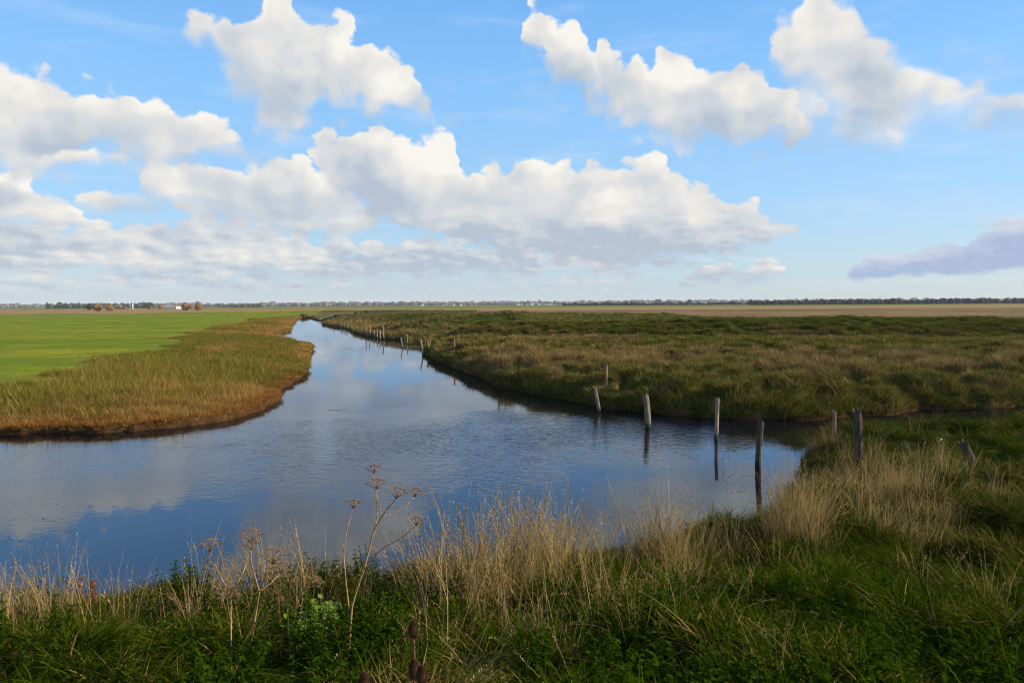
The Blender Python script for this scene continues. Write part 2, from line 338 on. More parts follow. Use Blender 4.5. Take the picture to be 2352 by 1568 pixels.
LOWDYKE2 = [(-150, 300, .7, 20), (-70, 290, 1.4, 18), (-20, 265, 1.2, 16), (40, 250, .4, 20)]
LEFTDYKE = [(-520, 620, 1.4, 14), (-330, 590, 1.6, 14), (-180, 570, 1.2, 14), (-60, 560, .6, 14)]
POND = gp(786, 730.5, 0)

def land(x, y):
    """height and zone values of every place"""
    x = np.asarray(x, float); y = np.asarray(y, float)
    L = inside(x, y, LEFT_POLY); R = inside(x, y, RIGHT_POLY) & ~L; N = inside(x, y, NEAR_POLY) & ~L & ~R
    I = inside(x, y, ISLET)
    dl = dist_line(x, y, LEFT_SHORE); dr = dist_line(x, y, RIGHT_SHORE); dn = dist_line(x, y, NEAR_SHORE); di = dist_line(x, y, ISLET, True)
    d = np.minimum(np.minimum(dl, dr), np.minimum(dn, di))
    far = np.hypot(x, y)
    sd = np.where(L | R | N | I, d, -d)
    sd = np.where(I & ~R, di, sd)
    sd = sd + (fbm(x, y, 1.3, 3, 1) - .5) * .55 * sstep(2, 20, far) + (fbm(x, y, .35, 2, 5) - .5) * .5 * sstep(10, 40, far)
    lump = fbm(x, y, .8, 3, 2) - .5
    lump2 = fbm(x, y, .22, 3, 3) - .5
    tm, tid = tussock(x, y, 1.05, 3); tn, tnid = tussock(x, y, .8, 9)
    hl = .22 * sstep(-.05, .12, sd) + .38 * sstep(.4, 5, sd) + .10 * lump * sstep(.2, 1.5, sd)
    hr = .42 * sstep(-.1, .35, sd) + .28 * sstep(.3, 3, sd) + (.16 * lump + .22 * lump2 + .55 * tm * (1 - .8 * sstep(50, 75, far))) * sstep(.1, 1.2, sd)
    dy = 2.4 - 2.0 * np.clip((y + .02 * x * x - 1.5) / 7.0, 0, 1)
    hn = .10 * sstep(-.1, .2, sd) + (dy - .1) * sstep(-.1, 1.4, sd) + (.25 * lump + .26 * tn) * sstep(.3, 1.6, sd) * sstep(2, 5, far) + .25 * lump2 * sstep(3, 9, far)
    hi = .06 + .05 * sstep(0, .3, sd)
    h = np.where(L, hl, np.where(R, hr, np.where(N, hn, hi)))
    fld = inside(x, y, FIELD_POLY)
    dfield = dist_line(x, y, FIELD); fieldm = np.where(fld, sstep(-.5, 5.5, dfield + (fbm(x, y, .16, 4, 8) - .5) * 11), 0)
    h = np.where(L, h * (1 - fieldm) + (.62 + .05 * lump2) * fieldm, h)
    rid = np.maximum(seg_ridge(x, y, DYKE), seg_ridge(x, y, MOUND))
    rid = np.maximum(rid, np.maximum(seg_ridge(x, y, LOWDYKE), seg_ridge(x, y, LOWDYKE2)))
    rid = np.maximum(rid, seg_ridge(x, y, LEFTDYKE))
    rid = rid * (1 + .16 * (fbm(x, y, .3, 3, 11) - .5)) * sstep(.5, 4, sd)
    h = h + rid
    w = np.where(sd < 0, np.maximum(-.7, sd * .6), h)
    h = np.where(sd < 0, w, h)
    pd = np.hypot((x - POND.x) / 2.6, (y - POND.y) / 11)
    h = np.where(pd < 1.3, np.minimum(h, -.3 + .9 * sstep(.7, 1.3, pd)), h)
    return h, dict(sd=sd, L=L, R=R, N=N, field=fieldm, ridge=rid, far=far, I=I, tm=tm, tid=tid, tn=tn, tnid=tnid)

def mesh_obj(name, verts, faces, mat=None, parent=None, smooth=True, attrs=None, link=True):
    me = bpy.data.meshes.new(name)
    verts = np.asarray(verts, np.float32)
    if isinstance(faces, np.ndarray):
        k = faces.shape[1]; nf = len(faces)
        me.vertices.add(len(verts)); me.vertices.foreach_set('co', verts.ravel())
        me.loops.add(nf * k); me.loops.foreach_set('vertex_index', faces.astype(np.int32).ravel())
        me.polygons.add(nf); me.polygons.foreach_set('loop_start', np.arange(0, nf * k, k, dtype=np.int32))
        me.update(calc_edges=True)
    else:
        me.from_pydata([tuple(v) for v in verts], [], faces); me.update()
    if smooth: me.polygons.foreach_set('use_smooth', np.ones(len(me.polygons), bool))
    for k, v in (attrs or {}).items():
        a = me.attributes.new(k, 'FLOAT', 'POINT'); a.data.foreach_set('value', np.asarray(v, np.float32))
    if mat: me.materials.append(mat)
    o = bpy.data.objects.new(name, me)
    if link: COL.objects.link(o)
    if parent: o.parent = parent
    return o
def tag(o, label=None, cat=None, group=None, kind=None):
    if label: o['label'] = label
    if cat: o['category'] = cat
    if group: o['group'] = group
    if kind: o['kind'] = kind
    return o
def empty(name, loc):
    o = bpy.data.objects.new(name, None); o.location = loc; o.empty_display_size = .1
    COL.objects.link(o); return o

# ------------------------------------------------------------------ materials
def new_mat(name):
    m = bpy.data.materials.new(name); m.use_nodes = True
    t = NT(m.node_tree); t.n.clear()
    out = t.n.new('ShaderNodeOutputMaterial')
    return m, t, out
def ground_mat():
    m, t, out = new_mat('ground_cover')
    pos = t.node('ShaderNodeNewGeometry', out=0)
    at = lambda n: t.node('ShaderNodeAttribute', out=2, attribute_name=n)
    field, mud, dry, brown = at('field'), at('mud'), at('dry'), at('brown')
    n1 = t.noise(pos, 1.6, 6, .65); n2 = t.noise(pos, .16, 4, .6); n3 = t.noise(pos, 9, 5, .7)
    n4 = t.noise(t.vm('MULTIPLY', pos, (.018, .13, 1)), 1.0, 6, .65)
    green = t.mix(n1, (.012, .026, .002), (.060, .090, .006))
    tan = t.mix(n1, (.12, .075, .03), (.44, .29, .13))
    brn = t.mix(n1, (.080, .055, .028), (.27, .18, .090))
    rough = t.mix(t.m('ADD', dry, t.m('MULTIPLY', t.m('SUBTRACT', n1, .5), .9), clamp=True), green, tan)
    rough = t.mix(t.m('ADD', brown, t.m('MULTIPLY', t.m('SUBTRACT', n2, .5), .5), clamp=True), rough, brn)
    fg = t.mix(t.mr(n4, .40, .62), (.155, .225, .012), (.30, .285, .022))
    fg = t.mix(t.mr(n2, .35, .75), fg, (.12, .175, .006))
    fg = t.mix(t.m('MULTIPLY', n3, .45), fg, (.055, .095, .004))
    fm = t.n.new('ShaderNodeMapping'); t.l.new(pos, fm.inputs[0]); fm.inputs['Rotation'].default_value = (0, 0, math.radians(-38))
    fs = t.n.new('ShaderNodeSeparateXYZ'); t.l.new(fm.outputs[0], fs.inputs[0])
    uu = t.m('MULTIPLY_ADD', t.noise(pos, .02, 2, .5), 16, fs.outputs[0])
    def track(off): return t.mr(t.m('ABSOLUTE', t.m('SUBTRACT', t.m('FRACT', t.m('DIVIDE', t.m('ADD', uu, off), 21.0)), .5)), .004, .016, 1, 0)
    tr = t.m('MAXIMUM', track(0), track(1.9))
    fg = t.mix(t.m('MULTIPLY', tr, t.mr(n2, .4, .6, .1, .45)), fg, (.15, .12, .03))
    fg = t.mix(t.mr(t.noise(pos, .07, 6, .7), .60, .74, 0, .5), fg, (.22, .17, .05))
    fg = t.mix(t.mr(t.noise(t.vm('MULTIPLY', pos, (1, 1.6, 1)), .55, 5, .7), .48, .7, 0, .45), fg, (.060, .105, .006))
    c = t.mix(field, rough, fg)
    c = t.mix(mud, c, t.mix(n1, (.016, .009, .004), (.085, .042, .018)))
    bump = t.node('ShaderNodeBump', {'Height': t.m('ADD', t.m('MULTIPLY', n1, .6), t.m('MULTIPLY', n3, .2)), 'Distance': t.mr(field, 0, 1, .35, .05), 'Strength': .7})
    p = t.node('ShaderNodeBsdfPrincipled', {'Base Color': c, 'Roughness': .95, 'Specular IOR Level': .03, 'Normal': bump})
    t.l.new(p, out.inputs[0]); return m
def grass_mat(name, g0, g1, d0, d1, trans=.35, tip=(.22, .17, .06), tipamt=.35):
    """blade colour runs from green to dry with the attribute tint of each tuft"""
    m, t, out = new_mat(name)
    tint = t.node('ShaderNodeAttribute', out=2, attribute_name='tint', attribute_type='INSTANCER')
    br = t.node('ShaderNodeAttribute', out=2, attribute_name='rnd')
    th = t.node('ShaderNodeAttribute', out=2, attribute_name='tip')
    isdry = t.node('ShaderNodeAttribute', out=2, attribute_name='dryblade')
    rnd = t.node('ShaderNodeObjectInfo', out=5)
    k = t.m('MULTIPLY_ADD', t.m('SUBTRACT', br, .5), .7, tint, clamp=True)
    k = t.m('MAXIMUM', k, isdry)
    g = t.mix(br, g0, g1); d = t.mix(t.m('FRACT', t.m('MULTIPLY', br, 7.3)), d0, d1)
    g = t.mix(t.m('MULTIPLY', th, tipamt), g, tip)
    c = t.mix(t.mr(k, .3, .75), g, d)
    c = t.mix(t.m('MULTIPLY', rnd, .35), c, t.mix(.5, c, (0.0, 0.0, 0.0)))
    a = t.node('ShaderNodeBsdfDiffuse', {'Color': c, 'Roughness': 0.0})
    b = t.node('ShaderNodeBsdfTranslucent', {'Color': t.mix(.35, c, t.mix(.5, c, (.2, .3, .02)))})
    mx = t.n.new('ShaderNodeMixShader'); mx.inputs[0].default_value = trans
    t.l.new(a, mx.inputs[1]); t.l.new(b, mx.inputs[2]); t.l.new(mx.outputs[0], out.inputs[0]); return m
def plain_mat(name, c0, c1, scale=8, rough=.85, stretch=(1, 1, 1), bump=.0, coord='Object', trans=0.0, spec=.2, wet=False):
    m, t, out = new_mat(name)
    v = t.node('ShaderNodeTexCoord', out={'Generated': 0, 'Object': 3}[coord])
    v = t.vm('MULTIPLY', v, stretch)
    n = t.noise(v, scale, 6, .65)
    c = t.mix(t.mr(n, .3, .7), c0, c1)
    if wet:
        z = t.n.new('ShaderNodeSeparateXYZ'); t.l.new(t.node('ShaderNodeTexCoord', out=3), z.inputs[0])
        c = t.mix(t.mr(t.m('MULTIPLY_ADD', n, .12, z.outputs[2]), .12, .30, .9, 0), c, (.012, .013, .007))
    ins = {'Base Color': c, 'Roughness': rough, 'Specular IOR Level': spec}
    if bump: ins['Normal'] = t.node('ShaderNodeBump', {'Height': n, 'Distance': bump, 'Strength': .8})
    p = t.node('ShaderNodeBsdfPrincipled', ins) if spec else t.node('ShaderNodeBsdfDiffuse', {'Color': c})
    if trans:
        b = t.node('ShaderNodeBsdfTranslucent', {'Color': c})
        mx = t.n.new('ShaderNodeMixShader'); mx.inputs[0].default_value = trans
        t.l.new(p, mx.inputs[1]); t.l.new(b, mx.inputs[2]); p = mx.outputs[0]
    t.l.new(p, out.inputs[0]); return m
def water_mat():
    m, t, out = new_mat('river_water')
    pos = t.node('ShaderNodeNewGeometry', out=0)
    # gust patches: where the breeze ruffles the surface
    g = gp(900, 1010, 0); gx, gy = g.x, g.y
    s = t.n.new('ShaderNodeSeparateXYZ'); t.l.new(pos, s.inputs[0])
    X, Y = s.outputs[0], s.outputs[1]
    wn = t.noise(pos, .35, 4, .6)
    def ell(px, py, rx, ry):
        c = gp(px, py, 0)
        a = t.m('DIVIDE', t.m('SUBTRACT', X, c.x), rx); b = t.m('DIVIDE', t.m('SUBTRACT', Y, c.y), ry)
        return t.mr(t.m('ADD', t.m('ADD', t.m('MULTIPLY', a, a), t.m('MULTIPLY', b, b)), t.m('MULTIPLY', t.m('SUBTRACT', wn, .5), 1.1)), 1.0, -.15)
    pn = t.noise(t.vm('MULTIPLY', pos, (1, .6, 1)), .22, 3, .5)
    gust = t.m('MAXIMUM', ell(960, 1015, 10, 8), t.m('MULTIPLY', ell(200, 1060, 8, 3.6), .5))
    gust = t.m('MAXIMUM', gust, t.m('MULTIPLY', ell(1480, 985, 6.5, 4.5), .9))
    gust = t.m('MULTIPLY', gust, t.mr(pn, .25, .6, .45, 1.0))
    gust = t.m('POWER', gust, 1.6)
    calm = t.m('MULTIPLY', t.mr(pn, .45, .7), .06)
    amt = t.m('MAXIMUM', gust, t.m('ADD', calm, .012))
    # short wavelets crossing the river at a slant
    rot = t.n.new('ShaderNodeMapping'); t.l.new(pos, rot.inputs[0]); rot.inputs['Rotation'].default_value = (0, 0, math.radians(14)); rot.inputs['Scale'].default_value = (1, 2.6, 1)
    r2 = t.n.new('ShaderNodeMapping'); t.l.new(pos, r2.inputs[0]); r2.inputs['Rotation'].default_value = (0, 0, math.radians(-20)); r2.inputs['Scale'].default_value = (1, 2.2, 1)
    a = t.noise(rot.outputs[0], 3.1, 2, .55, .3); b = t.noise(r2.outputs[0], 6.0, 2, .5, .2)
    hgt = t.m('ADD', a, t.m('MULTIPLY', b, .45))
    bump = t.node('ShaderNodeBump', {'Height': t.m('MULTIPLY', hgt, amt), 'Distance': .025, 'Strength': 1.0})
    fr = t.node('ShaderNodeFresnel', {'IOR': 1.62, 'Normal': bump})
    deep = t.node('ShaderNodeBsdfDiffuse', {'Color': (.006, .0055, .0085)})
    mirror = t.node('ShaderNodeBsdfGlossy', {'Color': (.78, .88, 1.0), 'Roughness': .02, 'Normal': bump})
    mx = t.n.new('ShaderNodeMixShader'); t.l.new(fr, mx.inputs[0]); t.l.new(deep, mx.inputs[1]); t.l.new(mirror, mx.inputs[2]); p = mx.outputs[0]
    t.l.new(p, out.inputs[0]); return m

M_ground = ground_mat(); M_water = water_mat()
M_grass = grass_mat('near_grass', (.002, .006, .001), (.046, .088, .002), (.08, .050, .014), (.34, .23, .09), tip=(.12, .145, .006), tipamt=.32, trans=.14)  # near-black greens and bright tips put shadow contrast into the blade colour
M_marsh = grass_mat('marsh_grass', (.010, .022, .001), (.120, .155, .004), (.11, .065, .016), (.52, .36, .16), tip=(.22, .21, .04), tipamt=.35, trans=.15)
M_reed = grass_mat('bank_grass', (.045, .075, .003), (.15, .185, .008), (.19, .09, .020), (.48, .31, .10), trans=.15)
M_rustgrass = grass_mat('rust_grass', (.045, .055, .004), (.12, .12, .010), (.15, .050, .010), (.42, .21, .06), trans=.15)
M_straw = grass_mat('dry_stalks', (.26, .18, .075), (.52, .38, .19), (.30, .18, .07), (.62, .45, .22), trans=.3)
M_wood = plain_mat('weathered_wood', (.055, .045, .032), (.27, .23, .165), 7, .9, (6, 6, .8), .012, wet=True)
M_wood_dark = plain_mat('dark_weathered_wood', (.030, .022, .015), (.13, .10, .07), 7, .9, (6, 6, .8), .012, wet=True)
M_wood_orange = plain_mat('brown_wood', (.12, .065, .035), (.36, .22, .13), 7, .9, (6, 6, .8), .01)
M_wood_pale = plain_mat('pale_wood', (.12, .095, .07), (.40, .33, .25), 7, .9, (6, 6, .8), .012, wet=True)
M_rust = plain_mat('rusty_steel', (.03, .018, .013), (.10, .05, .03), 30, .8)
M_white = plain_mat('white_insulator', (.7, .7, .68), (.8, .8, .78), 5, .5)
M_stem = plain_mat('dry_stem', (.16, .075, .03), (.46, .28, .14), 14, .8, (4, 4, 1), .002)
M_umbel = plain_mat('dry_umbel', (.16, .10, .05), (.42, .28, .16), 30, .85, trans=.2)
M_teasel = plain_mat('teasel_brown', (.045, .022, .010), (.17, .085, .042), 40, .85, trans=.15)
M_leaf = plain_mat('green_leaf', (.006, .020, .001), (.044, .080, .004), 6, .6, trans=.2, spec=0)
M_mallow = plain_mat('mallow_leaf', (.05, .11, .012), (.14, .22, .04), 20, .6, trans=.15, spec=0)
M_brown_leaf = plain_mat('withered_leaf', (.10, .045, .02), (.28, .14, .07), 20, .85, trans=.2)
M_willow = plain_mat('bare_willow_twigs', (.18, .10, .035), (.42, .26, .10), .6, .9, trans=.1)
M_brownbush = plain_mat('brown_bush', (.07, .04, .015), (.20, .12, .05), .5, .95)
M_darkbush = plain_mat('dark_bush', (.020, .024, .012), (.06, .055, .028), .5, .95)
M_wood_far = plain_mat('far_wood', (.040, .045, .035), (.15, .125, .085), .03, .95)
M_pine = plain_mat('pine_green', (.014, .030, .016), (.045, .065, .030), .05, .95)
M_darkwood = plain_mat('dark_wood_foliage', (.002, .003, .002), (.009, .009, .006), .08, .95)
M_trunk = plain_mat('bark', (.05, .035, .025), (.12, .09, .06), 3, .95)
M_weed = plain_mat('floating_weed', (.015, .014, .010), (.04, .035, .02), 20, .8)

# ------------------------------------------------------------------ ground and water
def build_ground():
    a_in = np.linspace(-.78, .78, 1120)
    step = a_in[1] - a_in[0]
    a_out = []
    a = .78
    while a < math.pi - .05:
        step *= 1.12; a = a + min(step, .12); a_out.append(min(a, math.pi))
    a_out[-1] = math.pi
    A = np.concatenate([-np.array(a_out)[::-1], a_in, np.array(a_out)])
    rr = [.4]
    while rr[-1] < 7600:
        r = rr[-1]; rr.append(r * (1.010 if 2.5 < r < 120 else 1.03) + (.0 if r > 2 else .1))
    Rr = np.array(rr)
    AA, RR = np.meshgrid(A, Rr)
    x = (np.sin(AA) * RR).ravel(); y = (np.cos(AA) * RR).ravel()
    h, z = land(x, y)
    V = np.stack([x, y, h], 1)
    na, nr = len(A), len(Rr)
    i = np.arange(nr - 1)[:, None] * na + np.arange(na - 1)[None, :]
    Fc = np.stack([i, i + 1, i + na + 1, i + na], -1).reshape(-1, 4)[:, ::-1]
    # the centre cap
    dryn = fbm(x, y, .06, 4, 21); far = z['far']; sd = z['sd']
    dry = np.where(z['R'], .30 + 1.1 * (dryn - .5), .55 + .8 * (dryn - .5))
    dry = np.where(z['N'], .12 + .5 * (dryn - .5), dry)
    dry = dry * (1 - .85 * sstep(.2, 1.2, z['ridge']))
    dry = np.where((z['R'] | z['N']) & (far < 150), dry * .5, dry)
    wob = (fbm(x, y, .012, 3, 31) - .5)
    tanband = sstep(340, 380, y + wob * 60) * (1 - sstep(640, 700, y + wob * 120))
    brownband = z['R'] * sstep(95, 150, y + wob * 40) * (1 - sstep(340, 380, y + wob * 60)) * (x > -8 - .02 * y)
    greenfar = sstep(640, 700, y + wob * 120)
    dry = dry + brownband * (fbm(x * .2, y, .05, 4, 56) - .35) * 1.6
    dry = np.clip(dry + tanband * (.5 + .9 * fbm(x * .15, y, .03, 3, 57)), 0, 1.2) * (1 - greenfar)
    field = np.maximum(z['field'], np.where(far > 200, greenfar * .75, 0))
    tanleft = z['L'] * sstep(325, 345, y)
    field = field * (1 - tanleft * (1 - greenfar))
    brown = np.clip(np.where(z['L'], .55 * (1 - sstep(2, 9, sd)) + .45 * (fbm(x, y, .15, 3, 4) - .45), 0) + brownband * (.25 + .75 * sstep(.40, .58, fbm(x * .25, y, .035, 4, 55))) * .8 * (1 - greenfar), 0, 1)
    brown = np.where(z['I'], 1, brown)
    mud = np.where(sd < 1.6, 1 - sstep(.0, .35, sd), 0); mud = np.where(z['I'], .6, mud)
    o = mesh_obj('ground', V, Fc, M_ground, attrs=dict(field=field, mud=mud, dry=dry, brown=brown))
    tag(o, kind='structure')
build_ground()
wr = 7000
wo = mesh_obj('water', [(-wr, -wr, 0), (wr, -wr, 0), (wr, wr, 0), (-wr, wr, 0)], np.array([[0, 1, 2, 3]]), M_water)
tag(wo, kind='structure')

# ------------------------------------------------------------------ tufts
def tuft(name, n, rad, hgt, hvar, lean, bend, width, mat, seed, head=0.0, dryshare=0.0, seg=4, headlen=.1):
    r = np.random.default_rng(seed)
    V = []; Fc = []; tip = []; rd = []; dr = []
    for b in range(n):
        a = r.random() * 2 * math.pi; q = rad * math.sqrt(r.random())
        bx, by = q * math.cos(a), q * math.sin(a)
        oa = a + r.normal(0, .9)
        dirx, diry = math.cos(oa), math.sin(oa)
        L = hgt * (1 - hvar * r.random()); ln = lean * (.3 + r.random()); bd = bend * (.3 + 1.2 * r.random())
        w = width * (.6 + .8 * r.random()); v = r.random(); dv = 1.0 if r.random() < dryshare else 0.0
        fa = r.random() * math.pi; sx, sy = math.cos(fa), math.sin(fa)
        ang = ln; px, pz = 0.0, 0.0; base = len(V)
        for k in range(seg + 1):
            f = k / seg
            ww = w * (1 - f ** 1.6) * .5 + (.0003 if not head else w * .22)
            cx, cy = bx + dirx * px, by + diry * px
            V.append((cx - sx * ww, cy - sy * ww, pz)); V.append((cx + sx * ww, cy + sy * ww, pz))
            tip += [f, f]; rd += [v, v]; dr += [dv, dv]
            if k < seg: Fc.append((base + 2 * k, base + 2 * k + 1, base + 2 * k + 3, base + 2 * k + 2))
            ang += bd / seg
            px += math.sin(ang) * L / seg; pz += math.cos(ang) * L / seg
        if head and r.random() < head:
            hl = headlen * (.6 + .8 * r.random())
            ux, uz = math.sin(ang), math.cos(ang)
            for s in range(9):
                f = s / 9.0
                ox, oz = (px - ux * L / seg) - ux * hl * (.6 - 1.3 * f), (pz - uz * L / seg) - uz * hl * (.6 - 1.3 * f)
                aa = r.random() * 6.28; rr_ = hl * .17 * (1 - .5 * f)
                ex, ey, ez = math.cos(aa) * rr_, math.sin(aa) * rr_, hl * (.10 + .12 * r.random())
                c = np.array([bx + dirx * ox, by + diry * ox, oz]); e = c + (ex, ey, ez)
                sdv = np.array([-math.sin(aa), math.cos(aa), 0]) * hl * .035 + np.array([0, 0, .0]); mid = (c + e) / 2
                base = len(V)
                V += [tuple(c), tuple(mid + sdv), tuple(e), tuple(mid - sdv)]; Fc.append((base, base + 1, base + 2, base + 3))
                tip += [1] * 4; rd += [v] * 4; dr += [dv] * 4
    return mesh_obj(name, np.array(V), np.array(Fc), mat, attrs=dict(tip=tip, rnd=rd, dryblade=dr), link=False)
def leafy_tuft(name, stems, hgt, mat, seed, leaf=.055):
    """upright stems with opposite pairs of toothed leaves"""
    r = np.random.default_rng(seed); V = []; Fc = []
    for s in range(stems):
        a = r.random() * 6.28; bx, by = .1 * r.random() * math.cos(a), .1 * r.random() * math.sin(a)
        L = hgt * (.6 + .4 * r.random()); lx, ly = r.normal(0, .15), r.normal(0, .15)
        P = lambda f: np.array([bx + lx * L * f * f, by + ly * L * f * f, L * f])
        for k in range(4):
            p, q = P(k / 4), P((k + 1) / 4); b = len(V); w = .0025
            V += [(p[0] - w, p[1], p[2]), (p[0] + w, p[1], p[2]), (q[0] + w, q[1], q[2]), (q[0] - w, q[1], q[2])]; Fc.append((b, b + 1, b + 2, b + 3))
        nn = 7
        for k in range(nn):
            f = .25 + .75 * k / (nn - 1); c = P(f); base_a = (k % 2) * math.pi / 2 + r.random() * .6
            for sgn in (0, math.pi):
                ang = base_a + sgn; ll = leaf * (1.25 - .7 * f) * (.8 + .4 * r.random()); wd = ll * .33
                d = np.array([math.cos(ang), math.sin(ang), -.15 - .4 * r.random()]); sv = np.array([-math.sin(ang), math.cos(ang), 0])
                dz = np.array([0, 0, .12 * ll])
                pts = [c, c + d * ll * .3 + sv * wd + dz, c + d * ll * .62 + sv * wd * .62 + dz, c + d * ll]
                pts2 = [c + d * ll * .62 - sv * wd * .62 + dz, c + d * ll * .3 - sv * wd + dz]
                mid = c + d * ll * .5; b = len(V)
                V += [tuple(q) for q in pts + pts2] + [tuple(mid)]
                Fc += [(b, b + 1, b + 2, b + 6), (b + 6, b + 2, b + 3, b + 4), (b + 6, b + 4, b + 5, b)]
    n = len(V)
    return mesh_obj(name, np.array(V), np.array(Fc), mat, attrs=dict(tip=[.5] * n, rnd=np.random.default_rng(seed).random(n), dryblade=[0] * n), link=False)

def scatter(name, label, cat, variants, pts, scale, tint, idx=None, tilt=None, seed=0):
    """one mass of growth: tufts instanced on a cloud of points"""
    r = np.random.default_rng(seed); n = len(pts)
    coll = bpy.data.collections.new(name + '_kinds')
    for i, v in enumerate(variants):
        v.name = '%s_tuft_%02d' % (name, i); coll.objects.link(v)
    me = bpy.data.meshes.new(name); me.vertices.add(n); me.vertices.foreach_set('co', np.asarray(pts, np.float32).ravel())
    def at(k, v, ty='FLOAT', f='value'):
        a = me.attributes.new(k, ty, 'POINT'); a.data.foreach_set(f, v)
    at('scl', np.asarray(scale, np.float32)); at('tint', np.asarray(tint, np.float32))
    at('idx', (r.integers(0, len(variants), n) if idx is None else idx).astype(np.int32), 'INT')
    rot = np.zeros((n, 3), np.float32); rot[:, 2] = r.random(n) * 6.283
    rot[:, 0] = r.normal(0, .10, n); rot[:, 1] = r.normal(0, .10, n)
    if tilt is not None: rot[:, 0] += tilt[0]; rot[:, 1] += tilt[1]; rot[:, 2] *= .15
    at('rot', rot.ravel(), 'FLOAT_VECTOR', 'vector')
    o = bpy.data.objects.new(name, me); COL.objects.link(o)
    g = bpy.data.node_groups.new(name, 'GeometryNodeTree')
    g.interface.new_socket('Geometry', in_out='INPUT', socket_type='NodeSocketGeometry')
    g.interface.new_socket('Geometry', in_out='OUTPUT', socket_type='NodeSocketGeometry')
    t = NT(g)
    gi = t.n.new('NodeGroupInput'); go = t.n.new('NodeGroupOutput')
    ci = t.n.new('GeometryNodeCollectionInfo'); ci.inputs[0].default_value = coll; ci.inputs[1].default_value = True; ci.inputs[2].default_value = True
    ip = t.n.new('GeometryNodeInstanceOnPoints'); ip.inputs['Pick Instance'].default_value = True
    def na(k, ty):
        q = t.n.new('GeometryNodeInputNamedAttribute'); q.data_type = ty; q.inputs[0].default_value = k
        return q.outputs[0]
    t.l.new(gi.outputs[0], ip.inputs['Points']); t.l.new(ci.outputs[0], ip.inputs['Instance'])
    t.l.new(na('idx', 'INT'), ip.inputs['Instance Index']); t.l.new(na('scl', 'FLOAT'), ip.inputs['Scale'])
    e2r = t.n.new('FunctionNodeEulerToRotation'); t.l.new(na('rot', 'FLOAT_VECTOR'), e2r.inputs[0]); t.l.new(e2r.outputs[0], ip.inputs['Rotation'])
    t.l.new(ip.outputs[0], go.inputs[0])
    md = o.modifiers.new('growth', 'NODES'); md.node_group = g
    tag(o, label, cat, kind='stuff')
    return o

def sample(n, x0, x1, y0, y1, seed, wedge=.74):
    r = np.random.default_rng(seed); x = r.uniform(x0, x1, n); y = r.uniform(y0, y1, n)
    k = np.abs(np.arctan2(x, y)) < wedge
    x, y = x[k], y[k]; h, z = land(x, y); return x, y, h, z, r.random(len(x))
def P3(x, y, h, k, sink=.02): return np.stack([x[k], y[k], h[k] - sink], 1)
def join(parts): return [np.concatenate(q) for q in zip(*parts)]

def grow_near():
    vs = [tuft('t', 48, .13, .42, .6, .5, 2.1, .0105, M_grass, 100 + i, dryshare=.06) for i in range(5)]
    vs += [tuft('t', 44, .16, .30, .5, 1.15, 1.6, .009, M_grass, 120 + i, dryshare=.45) for i in range(2)]
    out = []
    for (n, y0, y1, x0, x1, s) in ((30000, 2.2, 12, -9, 9, 1), (26000, 5, 30, 1, 27, 2)):
        x, y, h, z, u = sample(n, x0, x1, y0, y1, s)
        k = z['N'] & (z['sd'] > .0)
        if s == 2: k &= ~((y < 12) & (x < 9))
        f = fbm(x, y, .5, 3, 41)
        sc = (.42 + .40 * f + .2 * u + .42 * z['tn']) * np.where(x < 3, .55 + .45 * sstep(.1, 1.6, z['sd']), 1.15) * (1 - .25 * (x < 0))
        k &= u < .22 + 1.2 * z['tn'] + 1.2 * np.exp(-z['sd'] / .4)
        ti = .02 + .9 * sstep(.56, .78, fbm(x, y, .35, 3, 42)) * .6 + .22 * (z['tnid'] > .75) * sstep(4, 7, y) + .25 * np.exp(-z['sd'] / .5)
        out.append((P3(x, y, h, k, .03), sc[k], ti[k]))
    p, s, ti = join(out)
    scatter('grass', 'lush dark green grass covering the near bank', 'grass', vs, p, s, ti, seed=5)
    # nettles
    vn = [leafy_tuft('n', 4, .42, M_leaf, 200 + i) for i in range(4)]
    x, y, h, z, u = sample(2600, -6, 9, 2.3, 8, 9)
    k = z['N'] & (z['sd'] > 1.2) & (fbm(x, y, 1.0, 2, 51) > .53) & (u < .75)
    scatter('undergrowth', 'leafy green nettles and weeds among the near grass', 'undergrowth', vn, P3(x, y, h, k), .7 + .6 * u[k], u[k] * 0, seed=6)
grow_near()

